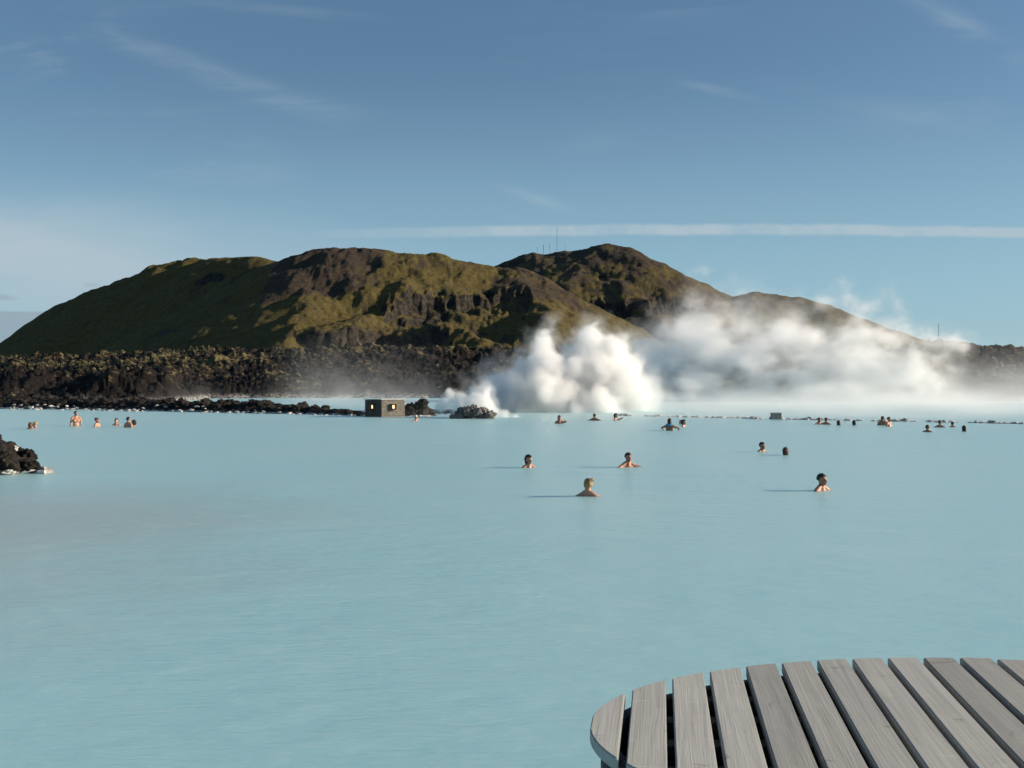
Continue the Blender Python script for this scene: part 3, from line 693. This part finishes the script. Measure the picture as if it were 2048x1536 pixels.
def oval_band(name, a, b, z0_, z1_, thick, m_, n=160):
    bm = bmesh.new(); rings = []
    for (ra, rb, z_) in ((a, b, z0_), (a, b, z1_), (a-thick, b-thick, z1_), (a-thick, b-thick, z0_)):
        rings.append([bm.verts.new((ra*math.cos(k*2*math.pi/n), rb*math.sin(k*2*math.pi/n), z_)) for k in range(n)])
    for r0, r1 in zip(rings, rings[1:]+rings[:1]):
        for k in range(n): bm.faces.new((r0[k], r0[(k+1) % n], r1[(k+1) % n], r1[k]))
    bmesh.ops.recalc_face_normals(bm, faces=bm.faces[:])
    return bm_obj(name, bm, m_, deck, True)
M_DARKW = simple('dark_wet_wood', (0.05, 0.045, 0.04), (0.10, 0.092, 0.08), 9.0, .7)
oval_band('rim_board', EA-.035, EB-.035, DZ-th-.165, DZ-th-.003, .045, M_DARKW)
oval_band('lower_rim', EA-.005, EB-.005, -.3, DZ-th-.20, .05, M_DARKW)
for k in range(-3, 4):
    bm = bmesh.new(); t_ = k*.225
    ww = EA*math.sqrt(max(0, 1-(t_/EB)**2))-.12
    if ww < .2: continue
    box(bm, (0, t_, DZ-th-.085), (2*ww, .06, .16)); bm_obj('joist', bm, M_DARKW, deck)
for k in range(6):
    bm = bmesh.new(); a_ = k*math.pi/3+.4; tube(bm, ((EA-.3)*math.cos(a_), (EB-.25)*math.sin(a_), -1.5), ((EA-.3)*math.cos(a_), (EB-.25)*math.sin(a_), DZ-th-.17), .07, .07, 14); bm_obj('pile', bm, M_DARKW, deck)

# ------------------------------------------------------------------ bathers
TMP = bpy.data.collections.new('tmp'); sc.collection.children.link(TMP)
def remesh(bm, vox, smooth=3):
    me_ = bpy.data.meshes.new('t'); bm.to_mesh(me_); bm.free(); o = bpy.data.objects.new('t', me_); TMP.objects.link(o)
    r_ = o.modifiers.new('r', 'REMESH'); r_.mode = 'VOXEL'; r_.voxel_size = vox; r_.use_smooth_shade = True
    s_ = o.modifiers.new('s', 'SMOOTH'); s_.iterations = smooth; s_.factor = .5
    dg = bpy.context.evaluated_depsgraph_get(); dg.update()
    res = bpy.data.meshes.new_from_object(o.evaluated_get(dg)); bpy.data.objects.remove(o)
    return res
def limb(bm, pts_, sub=2):
    for (a, ra), (b, rb) in zip(pts_[:-1], pts_[1:]):
        tube(bm, a, b, ra, rb, 14)
    for a, ra in pts_: bmesh.ops.create_icosphere(bm, subdivisions=sub, radius=ra, matrix=Matrix.Translation(a))
def body_mesh(pose, skin, hy=0.0, fem=False):
    """faces -Y; z=0 is the top of the shoulders; hy turns the head"""
    bm = bmesh.new(); sw = .158 if fem else .188
    HR = Matrix.Rotation(hy, 4, 'Z')
    def h(c, r, sub=3):
        c = HR @ (Vector(c)-Vector((0, 0, .03))); m_ = Matrix.Translation(c) @ HR @ Matrix.Diagonal((r[0], r[1], r[2], 1)); bmesh.ops.create_icosphere(bm, subdivisions=sub, radius=1, matrix=m_)
    h((0, .018, .225), (.076, .095, .092)); h((0, -.022, .175), (.060, .066, .078)); h((0, -.052, .118), (.032, .034, .026))      # skull, face, chin
    h((0, -.094, .180), (.012, .018, .026), 2); h((0, -.100, .168), (.016, .014, .011), 2)                                        # nose
    h((0, -.080, .215), (.050, .014, .010), 2); h((0, -.083, .140), (.022, .010, .010), 2)                                        # brow, lips
    for s in (-1, 1): h((s*.078, .012, .185), (.010, .018, .031), 2); h((s*.036, -.066, .172), (.020, .016, .016), 2)
    limb(bm, [((0, .022, .13), .054), ((0, .02, .03), .058), ((0, .02, -.06), .08)])
    for s in (-1, 1):
        limb(bm, [((0, .025, .058), .046), ((s*sw*.5, .025, .008), .05), ((s*sw, .015, -.055), .058)])
    ell(bm, (0, .01, -.17), (.165 if not fem else .145, .105, .16)); ell(bm, (0, .01, -.38), (.135, .095, .16)); ell(bm, (0, .02, -.55), (.16, .11, .13))
    for s in (-1, 1): ell(bm, (s*.075, -.06, -.17), (.085, .05 if not fem else .075, .075))
    for s in (-1, 1):
        S = Vector((s*sw, .015, -.055))
        up = pose == 'raise' and s == 1 or pose == 'arms'
        if up: E, Wr = S+Vector((s*.17, -.12, .035)), S+Vector((s*.06, -.30, .10))
        elif pose == 'out': E, Wr = S+Vector((s*.22, -.10, -.08)), S+Vector((s*.14, -.30, -.20))
        else: E, Wr = S+Vector((s*.06, .01, -.28)), S+Vector((s*.05, -.16, -.44))
        limb(bm, [(S, .056), ((S+E)/2, .047), (E, .037), ((E+Wr)/2, .036), (Wr, .025)])
        d = (Wr-E).normalized(); sd_ = Vector((d.y, -d.x, 0)); sd_ = sd_.normalized() if sd_.length > .01 else Vector((1, 0, 0))
        pc = Wr+d*.05
        m_ = Matrix.Translation(pc) @ d.to_track_quat('Z', 'X').to_matrix().to_4x4() @ Matrix.Diagonal((.034, .018, .052, 1)); bmesh.ops.create_icosphere(bm, subdivisions=2, radius=1, matrix=m_)
        for k in range(4):
            b0 = pc+d*.035+sd_*(k-1.5)*.018; L = (.062, .074, .070, .054)[k]; mid = b0+d*L*.55; tip = mid+d*L*.45+Vector((0, 0, -.012))
            limb(bm, [(b0, .0095), (mid, .009), (tip, .0075)], 1)
        limb(bm, [(Wr+d*.02+sd_*.02*s, .012), (Wr+d*.05+sd_*.05*s, .0105), (Wr+d*.08+sd_*.062*s, .009)], 1)
        limb(bm, [((s*.085, .02, -.60), .085), ((s*.11, -.22, -.86), .062), ((s*.10, -.02, -1.22), .040)])
        ell(bm, (s*.10, -.08, -1.27), (.042, .12, .032), 2)
    me_ = remesh(bm, .0125, 2)
    me_.materials.clear(); me_.materials.append(skin); me_.materials.append(M_EYE); me_.materials.append(M_LIP)
    c = np.empty(len(me_.polygons)*3, dtype=np.float32); me_.polygons.foreach_get('center', c); c = c.reshape(-1, 3)
    ch, sh = math.cos(-hy), math.sin(-hy); cx1 = c[:, 0]*ch-c[:, 1]*sh; cy1 = c[:, 0]*sh+c[:, 1]*ch
    mi = np.zeros(len(c), dtype=np.int32)
    mi[(np.hypot((np.abs(cx1)-.032)/.016, (c[:, 2]-.166)/.009) < 1) & (cy1 < -.05)] = 1
    mi[(np.hypot(cx1/.024, (c[:, 2]-.110)/.009) < 1) & (cy1 < -.05)] = 2
    me_.polygons.foreach_set('material_index', mi); me_.polygons.foreach_set('use_smooth', np.ones(len(c), dtype=bool))
    return me_
def hair_mesh(style, hy=0.0, seed=0):
    bm = bmesh.new(); bmesh.ops.create_icosphere(bm, subdivisions=5, radius=1)
    co = np.array([v_.co[:] for v_ in bm.verts])
    n = fbm(co[:, 0]*5+seed, co[:, 1]*5, co[:, 2]*2.2, oct=4, ridged=True)
    front_ = sst(.15, -.35, co[:, 1]); lowm = sst(.52, .30, co[:, 2]+.12*np.sin(co[:, 0]*5+seed))
    face = front_*lowm
    base_len = {'short': -.30, 'bald': .1, 'bob': -.85, 'up': -.45, 'long': -1.2, 'cap': -.05}[style]
    back = sst(base_len-.12, base_len+.05, co[:, 2]) if base_len > -1 else np.ones(len(co))
    thick = {'short': 1.06, 'bald': 1.035, 'bob': 1.18, 'up': 1.13, 'long': 1.16, 'cap': 1.14}[style]
    s = (thick+(.11*n if style != 'cap' else .008*n))*back*(1-face)+.80*(1-back*(1-face))
    sides = 1-.02*np.abs(co[:, 0])
    p = co*s[:, None]*np.array([.078, .098, .096])*sides[:, None]
    if style in ('bob', 'long'): p[:, 2] -= np.clip(-co[:, 2], 0, 1)*(.07 if style == 'bob' else .16)*(1-face)
    p += np.array([0, .020, .192])
    for v_, c in zip(bm.verts, p): v_.co = c
    if style == 'up': ell(bm, (-.02, .085, .270), (.038, .045, .038)); ell(bm, (-.062, .09, .285), (.026, .03, .030), 2); ell(bm, (-.092, .095, .262), (.013, .016, .036), 2, (0, .5, 0))
    bmesh.ops.rotate(bm, cent=(0, 0, 0), matrix=Matrix.Rotation(hy, 3, 'Z'), verts=bm.verts[:])
    me_ = bpy.data.meshes.new('hair'); bm.to_mesh(me_); bm.free(); me_.polygons.foreach_set('use_smooth', np.ones(len(me_.polygons), dtype=bool))
    return me_
BC = {}; HC = {}
def person(px, wy, top, face, label, hair='short', hc=None, pose='down', skin=None, fem=False, turn=0.0, dD=0.0, scale=1.0, extra=None):
    scale *= .85
    """px, wy: photo pixel where the bather meets the water; top: pixel of the crown; face: degrees, 0 = towards the camera, 90 = to the right"""
    hc = hc or H_DARK; skin = skin or M_SKIN
    x_, D = W(px, wy); D += dD; x_ = (px-CX)/F*D
    H = CAMH-(top-HZ)/F*D
    key = (pose, skin.name, round(turn, 1), fem)
    if key not in BC: BC[key] = body_mesh(pose, skin, math.radians(turn), fem)
    r = bpy.data.objects.new('person', BC[key]); COL.objects.link(r)
    r.location = (x_, D, H-.295*scale); r.scale = (scale,)*3
    r.rotation_euler = (0, 0, math.radians(face)); tag(r, label, 'person', 'bathers in the lagoon')
    hk = (hair, round(turn, 1), hc.name)
    if hk not in HC:
        HC[hk] = hair_mesh(hair, math.radians(turn), len(HC)); HC[hk].materials.append(hc)
    ho = bpy.data.objects.new('cap' if hair == 'cap' else 'hair', HC[hk]); COL.objects.link(ho); ho.parent = r
    if extra: extra(r)
    return r
# near bathers
person(1645, 981, 947, 40, 'man with wet cropped black hair, nearest bather on the right', 'short', H_DARK, 'out', M_SKIN2, turn=0)
person(1176, 992, 957, 165, 'nearest bather, blond hair pinned up, seen from behind with bare shoulders', 'up', H_BLOND, 'out', M_SKIN, True, turn=20)
person(1257, 934, 905, 25, 'man with short dark hair facing the camera, to the right above the blond bather', 'short', H_DARK, 'out', M_SKIN2, turn=0)
person(1058, 935, 910, 20, 'woman with dark bobbed hair facing the camera, left of the blond bather', 'bob', H_DARK, 'down', M_SKIN, True, turn=20)
person(1525, 903, 884, 30, 'bather with thick dark hair and a pale shoulder, left of a lone round head', 'short', H_DARK, 'down', M_SKIN2, turn=0)
person(1571, 910, 895, 170, 'lone round dark head seen from behind, only the head above the water', 'bob', H_BROWN, 'down', M_SKIN, turn=0)
# left group
person(152, 852, 822, 35, 'young man standing bare chested with the water at his waist, far left group', 'short', H_DARK, 'down', M_SKIN, turn=20)
person(61, 858, 845, 190, 'dark haired head of the leftmost couple, seen from behind', 'bob', H_RED, 'down', M_SKIN, turn=0)
person(69.5, 857.5, 843.5, -60, 'fair haired head on the right of the leftmost couple', 'short', H_BLOND, 'down', M_SKIN, turn=0, dD=.4)
person(195, 853.5, 836, 75, 'woman with her hair tied up in profile, right of the standing man', 'up', H_BROWN, 'down', M_SKIN, True, turn=0)
person(232.5, 851, 837, 10, 'brown haired head facing the camera, between the woman in profile and the pair', 'bob', H_BROWN, 'down', M_SKIN, True, turn=0)
person(257, 855, 834, 165, 'dark haired bare back, larger of the touching pair at the right of the left group', 'up', H_DARK, 'down', M_SKIN, True, turn=0)
person(267, 854, 840, -80, 'bather half hidden behind the bare back, right end of the left group', 'bob', H_DARK, 'out', M_SKIN2, True, turn=0, dD=.7)
# middle
person(832, 842, 830, 30, 'lone bather in a white cap in front of the wooden hut', 'cap', M_CAP, 'down', M_SKIN, turn=0)
person(1119, 847, 831, 10, 'dark haired bather with one raised hand, in front of the tall steam', 'bob', H_DARK, 'raise', M_SKIN2, turn=0)
person(1189, 841, 827, 175, 'bather with a broad bare back, middle of the three in front of the steam', 'short', H_BROWN, 'out', M_SKIN2, turn=0)
person(1232, 841, 827, 60, 'bather with a bright sunlit shoulder, right of the three in front of the steam', 'bob', H_DARK, 'raise', M_SKIN, True, turn=0)
def towel(r):
    bm = bmesh.new(); n = 28
    rows = []
    for (z_, ra, rb) in ((.085, .072, .078), (.06, .105, .10), (.01, .15, .115), (-.03, .165, .125), (-.035, .155, .115), (.05, .09, .088)):
        rows.append([bm.verts.new((ra*math.cos(k*2*math.pi/n), .02+rb*math.sin(k*2*math.pi/n), z_+.008*math.sin(k*1.7))) for k in range(n)])
    for a, b in zip(rows, rows[1:]+rows[:1]):
        for k in range(n): bm.faces.new((a[k], a[(k+1) % n], b[(k+1) % n], b[k]))
    bmesh.ops.recalc_face_normals(bm, faces=bm.faces[:]); bm_obj('collar', bm, M_BLUE, r, True)
person(1339, 861, 837, 150, 'black haired bather with a blue collar round the neck, bare back out of the water', 'long', H_DARK, 'out', M_SKIN2, False, turn=20, extra=towel, scale=1.0)
person(1361.5, 850, 840, -60, 'left head of the close couple right of the bather with the blue collar', 'short', H_BROWN, 'down', M_SKIN, turn=0, dD=.5)
person(1368, 853.5, 839.5, 60, 'right head of the close couple right of the bather with the blue collar', 'bob', H_DARK, 'down', M_SKIN, turn=0)
# far right
person(1638.5, 849, 835, 15, 'left bather of the pair right of the concrete box', 'short', H_BROWN, 'raise', M_SKIN2, turn=0, dD=.3)
person(1652, 849, 835, 170, 'right bather of the pair right of the concrete box', 'short', H_DARK, 'out', M_SKIN2, turn=0)
person(1677, 850.5, 840.5, 170, 'first of two lone heads between the box pair and the standing pair', 'bob', H_BROWN, 'down', M_SKIN2, turn=0)
person(1708, 850.5, 840.5, 170, 'second of two lone heads, nearer the standing pair', 'bob', H_DARK, 'down', M_SKIN2, turn=0)
person(1765, 850.5, 832, 170, 'taller left bather of the standing pair, back to the camera', 'short', H_DARK, 'down', M_SKIN2, turn=0)
person(1778.5, 853, 834, 40, 'shorter right bather of the standing pair', 'short', H_DARK, 'down', M_SKIN, turn=0, scale=.95)
person(1855, 864, 849.5, 150, 'dark silhouetted bather with sloping shoulders, nearest of the four at the far right', 'short', H_DARK, 'out', M_SKIN2, turn=0)
person(1880, 854.5, 840, 150, 'bather with a bright right shoulder, behind the dark silhouetted one at the far right', 'short', H_BROWN, 'out', M_SKIN, turn=0)
person(1905, 854, 843.5, 160, 'small bather farthest back of the four at the far right', 'short', H_DARK, 'down', M_SKIN2, turn=0, scale=.85)
person(1928, 863, 851.5, 170, 'rightmost bather, a dark head with water up to the neck', 'bob', H_DARK, 'down', M_SKIN2, turn=0)
sc.collection.children.unlink(TMP); bpy.data.collections.remove(TMP)

# ------------------------------------------------------------------ steam: density computed on a lattice, filled into a volume
def steam(name, x0, x1, y0, y1, z0_, z1_, vox, fn, dens, label, aniso=.25, colr=(1, 1, 1)):
    nx, ny, nz = [max(4, int(round((b-a)/vv))) for a, b, vv in ((x0, x1, vox[0]), (y0, y1, vox[1]), (z0_, z1_, vox[2]))]
    gx = np.linspace(x0, x1, nx); gy = np.linspace(y0, y1, ny); gz = np.linspace(z0_, z1_, nz)
    Zg, Yg, Xg = np.meshgrid(gz, gy, gx, indexing='ij')
    d = fn(Xg, Yg, Zg).astype(np.float32)
    # fade to nothing on the box faces
    for ax, g in ((2, Xg), (1, Yg)):
        a_, b_ = (x0, x1) if ax == 2 else (y0, y1); m_ = (b_-a_)*.06
        d *= sst(a_, a_+m_, g)*sst(b_, b_-m_, g)
    d *= sst(z1_, z1_-(z1_-z0_)*.1, Zg)
    d[d < .004] = 0
    me_ = bpy.data.meshes.new(name); n = nx*ny*nz
    me_.vertices.add(n); me_.vertices.foreach_set('co', np.stack([Xg.ravel(), Yg.ravel(), Zg.ravel()], 1).astype(np.float32).ravel())
    attr(me_, 'dens', d.ravel())
    m_, t = mat(name+'_vapour')
    dn = t.n('ShaderNodeAttribute', attribute_name='density').outputs['Fac']
    pv = t.n('ShaderNodeVolumePrincipled', {'Color': tuple(colr)+(1,), 'Density': dens, 'Anisotropy': aniso})
    pv.inputs['Density Attribute'].default_value = 'density'
    t.n('ShaderNodeOutputMaterial', {'Volume': pv.outputs[0]})
    o = link(name, me_, m_); tag(o, label, kind='stuff')
    ng = bpy.data.node_groups.new(name, 'GeometryNodeTree')
    ng.interface.new_socket('Geometry', in_out='INPUT', socket_type='NodeSocketGeometry'); ng.interface.new_socket('Geometry', in_out='OUTPUT', socket_type='NodeSocketGeometry')
    N = ng.nodes; Lk = ng.links
    gi = N.new('NodeGroupInput'); go = N.new('NodeGroupOutput'); pos = N.new('GeometryNodeInputPosition'); sp = N.new('ShaderNodeSeparateXYZ'); Lk.new(pos.outputs[0], sp.inputs[0])
    def idx(sock, a_, b_, cnt):
        k1 = N.new('ShaderNodeMath'); k1.operation = 'MULTIPLY_ADD'; Lk.new(sock, k1.inputs[0]); k1.inputs[1].default_value = (cnt-1)/(b_-a_); k1.inputs[2].default_value = -a_*(cnt-1)/(b_-a_)
        k2 = N.new('ShaderNodeMath'); k2.operation = 'ROUND'; Lk.new(k1.outputs[0], k2.inputs[0])
        k3 = N.new('ShaderNodeClamp'); Lk.new(k2.outputs[0], k3.inputs[0]); k3.inputs[1].default_value = 0; k3.inputs[2].default_value = cnt-1
        f = N.new('FunctionNodeFloatToInt'); f.rounding_mode = 'ROUND'; Lk.new(k3.outputs[0], f.inputs[0]); return f.outputs[0]
    ix, iy, iz = idx(sp.outputs[0], x0, x1, nx), idx(sp.outputs[1], y0, y1, ny), idx(sp.outputs[2], z0_, z1_, nz)
    def imath(op, a, b):
        k = N.new('FunctionNodeIntegerMath'); k.operation = op
        for i, v_ in enumerate((a, b)):
            if isinstance(v_, int): k.inputs[i].default_value = v_
            else: Lk.new(v_, k.inputs[i])
        return k.outputs[0]
    ii = imath('ADD', imath('MULTIPLY', imath('ADD', imath('MULTIPLY', iz, ny), iy), nx), ix)
    na = N.new('GeometryNodeInputNamedAttribute'); na.data_type = 'FLOAT'; na.inputs[0].default_value = 'dens'
    si = N.new('GeometryNodeSampleIndex'); si.data_type = 'FLOAT'; si.domain = 'POINT'
    Lk.new(gi.outputs[0], si.inputs['Geometry']); Lk.new(na.outputs[0], si.inputs['Value']); Lk.new(ii, si.inputs['Index'])
    vc = N.new('GeometryNodeVolumeCube'); Lk.new(si.outputs[0], vc.inputs['Density'])
    vc.inputs['Min'].default_value = (x0, y0, z0_); vc.inputs['Max'].default_value = (x1, y1, z1_)
    for k, c in zip(('Resolution X', 'Resolution Y', 'Resolution Z'), (nx, ny, nz)): vc.inputs[k].default_value = c
    sm = N.new('GeometryNodeSetMaterial'); sm.inputs['Material'].default_value = m_
    Lk.new(vc.outputs[0], sm.inputs[0]); Lk.new(sm.outputs[0], go.inputs[0])
    md = o.modifiers.new('fill', 'NODES'); md.node_group = ng
    print(name, nx, ny, nz, 'filled', float((d > 0).mean()))
    return o
def puffs(lst, D):
    """(px, py, radius px, depth offset m)"""
    out_ = []
    for (px, py, r, dd) in lst:
        c = P(px, py, D+dd); out_.append((c[0], c[1], c[2], r/F*D))
    return out_
def puff_field(Xg, Yg, Zg, pf, wscale, wamp, ysq=1.0):
    wx_ = fbm(Xg/wscale, Yg/wscale, Zg/wscale, oct=5, gain=.6)*wamp; wz_ = fbm(Xg/wscale+40, Yg/wscale, Zg/wscale, oct=5, gain=.6)*wamp; wy_ = fbm(Xg/wscale, Yg/wscale+70, Zg/wscale, oct=2)*wamp
    f = np.full(Xg.shape, -5.0, dtype=np.float32)
    for (a, b, c, r) in pf:
        q_ = np.sqrt((Xg+wx_-a)**2+((Yg+wy_-b)/ysq)**2+(Zg+wz_-c)**2)/r
        g_ = (1-q_)*min(1.0, r/1.2)
        h_ = np.clip(.5+.5*(f-g_)/.22, 0, 1); f = g_+(f-g_)*h_+.22*h_*(1-h_)
    return f
def fn1(Xg, Yg, Zg):
    pf = puffs([(960, 800, 34, -2), (1000, 800, 50, 0), (1000, 765, 34, 0), (1045, 790, 62, 0), (1050, 745, 36, .5), (1095, 785, 66, 0), (1090, 730, 40, 0), (1085, 695, 24, 0), (1092, 668, 16, .3), (1098, 650, 8, .4),
                (1140, 795, 60, 1), (1140, 745, 40, 1), (1150, 700, 30, 1.5), (1185, 690, 42, 2), (1190, 745, 66, 2), (1225, 700, 40, 2), (1230, 770, 64, 2), (1250, 735, 38, 2.5), (1280, 800, 50, 2), (1290, 770, 34, 2.5), (1312, 800, 30, 2.5), (1200, 815, 52, 0), (1110, 820, 46, 0), (1020, 825, 34, 0), (1060, 825, 34, -1), (1160, 825, 34, -1)], 61)
    f = puff_field(Xg, Yg, Zg, pf, 1.7, .85, 1.3)
    n = fbm(Xg/1.25, Yg/1.25, Zg/1.25-2, oct=6, gain=.68)
    core = np.clip((f*1.25-.07+n*.62)*2.6, 0, 1)
    halo = .10*np.clip(f*1.0+.45+n*1.7, 0, 1)
    edge = sst(8.9, 7.0, Xg+.25*n*4)*.75+.25
    return np.maximum(core*edge, halo)
steam('steam_plume', -4.6, 11.2, 57, 68, 0, 6.6, (.095, .13, .095), fn1, 2.2, 'dense white steam billowing up behind the stone edging', .2)
def fn0(Xg, Yg, Zg):
    pf = puffs([(960, 822, 16, 0), (968, 806, 17, 0), (950, 812, 18, 0), (935, 808, 16, 0), (970, 788, 11, 0), (955, 797, 13, .2), (925, 800, 15, 0), (905, 792, 11, 0), (900, 782, 7, 0), (915, 815, 15, 0), (975, 778, 7, 0), (892, 805, 12, 0), (880, 815, 12, 0), (978, 815, 13, 0), (990, 830, 12, 0), (1010, 834, 11, 0), (1030, 836, 10, 0)], 52.5)
    f = puff_field(Xg, Yg, Zg, pf, .8, .2, 1.3)
    n = fbm(Xg/.45, Yg/.45, Zg/.45, oct=5, gain=.65)
    return np.clip((f*2.4+.02+n*.55)*2, 0, 1)
steam('steam_puff', -4.6, 1.2, 51, 54.2, 0, 1.9, (.05, .08, .05), fn0, 5.0, 'small bright puff of steam rising from the rock mound', .2)
def fn2(Xg, Yg, Zg):
    pf = puffs([(1310, 690, 45, 4), (1350, 665, 55, 0), (1400, 650, 60, 2), (1430, 690, 70, 0), (1490, 640, 60, 0), (1520, 690, 75, 0), (1580, 660, 60, 4), (1600, 720, 80, 0), (1650, 690, 60, 3), (1680, 740, 85, 0), (1500, 760, 70, 0), (1400, 760, 60, 0), (1720, 690, 50, 5), (1760, 720, 60, 0), (1790, 770, 60, 0), (1800, 680, 45, 4), (1830, 720, 50, 0), (1600, 790, 60, -2), (1700, 800, 60, -2), (1480, 810, 60, -3), (1390, 810, 50, -3), (1860, 770, 50, 0), (1790, 820, 50, -2), (1340, 740, 50, 0), (1300, 735, 40, 0), (1310, 780, 40, 0), (1335, 800, 44, 0), (1280, 690, 34, 3), (1470, 600, 25, 3), (1500, 612, 26, 3), (1650, 622, 30, 5), (1710, 635, 36, 5), (1790, 645, 30, 5), (1400, 545, 20, 6), (1385, 590, 22, 6), (1420, 610, 26, 4), (1690, 590, 30, 6), (1740, 610, 34, 6), (1790, 600, 26, 6), (1890, 700, 40, 2), (1900, 760, 40, 0), (1850, 660, 30, 3)], 92)
    f = puff_field(Xg, Yg, Zg, pf, 3.6, 2.4, 1.2)
    sx = Xg*.8+Zg*.35
    n = fbm(sx/3.4, Yg/3.4, (Zg-Xg*.15)/2.6, oct=7, gain=.62); n2 = fbm(Xg/7+9, Yg/7, Zg/7, oct=2)
    n3 = fbm(sx/1.2+3, Yg/1.2, (Zg-Xg*.2)/1.0, oct=5, gain=.65)
    thin = sst(5.2, 8.5, Zg)
    d_ = np.clip((f*.50-.09+n*1.0+n2*.36+n3*.22)*1.5, 0, 1)*sst(-.25, .25, f)*(1-.66*thin)
    return np.maximum(d_, .09*np.clip(f*.9+.45+n*.8, 0, 1)*(1-.5*thin))
steam('steam_drift', 8.5, 45, 83, 103, 0, 13.0, (.15, .22, .13), fn2, 1.05, 'thinner torn steam drifting to the right in front of the lava', .2)
def fn3(Xg, Yg, Zg):
    px = CX+Xg/Yg*F
    base = np.exp(-np.clip(Zg, 0, None)/(.35+.55*sst(1300, 2000, px)))*(.25+.75*sst(1180, 1420, px))
    n = fbm(Xg/5, Yg/5, Zg/1.5, oct=4, gain=.55); tall = np.exp(-np.clip(Zg, 0, None)/1.35)*sst(1650, 1800, px)*np.clip(n*1.5+.25, 0, 1)
    return np.clip(base*(.6+1.1*n)+.5*tall, 0, 1)
steam('mist', -8, 60, 47, 112, 0, 5.0, (.45, .6, .16), fn3, .085, 'low white mist lying over the far water at the right', .1)
def fn4(Xg, Yg, Zg):
    px = CX+Xg/Yg*F
    c = np.exp(-((px-655)/75)**2)*np.exp(-np.clip(Zg, 0, None)/1.6)+.75*np.exp(-((px-790)/90)**2)*np.exp(-np.clip(Zg, 0, None)/1.3)+.35*np.exp(-((px-370)/60)**2)*np.exp(-np.clip(Zg, 0, None)/.7)
    n = fbm(Xg/2.2+Zg*.3, Yg/4, Zg/1.6, oct=5, gain=.6)
    return np.clip(c*(.55+1.5*n), 0, 1)
steam('steam_wisp', -34, -4, 68, 104, 0, 6, (.22, .5, .14), fn4, .032, 'thin bluish wisps of steam in front of the lava at the left', .1)
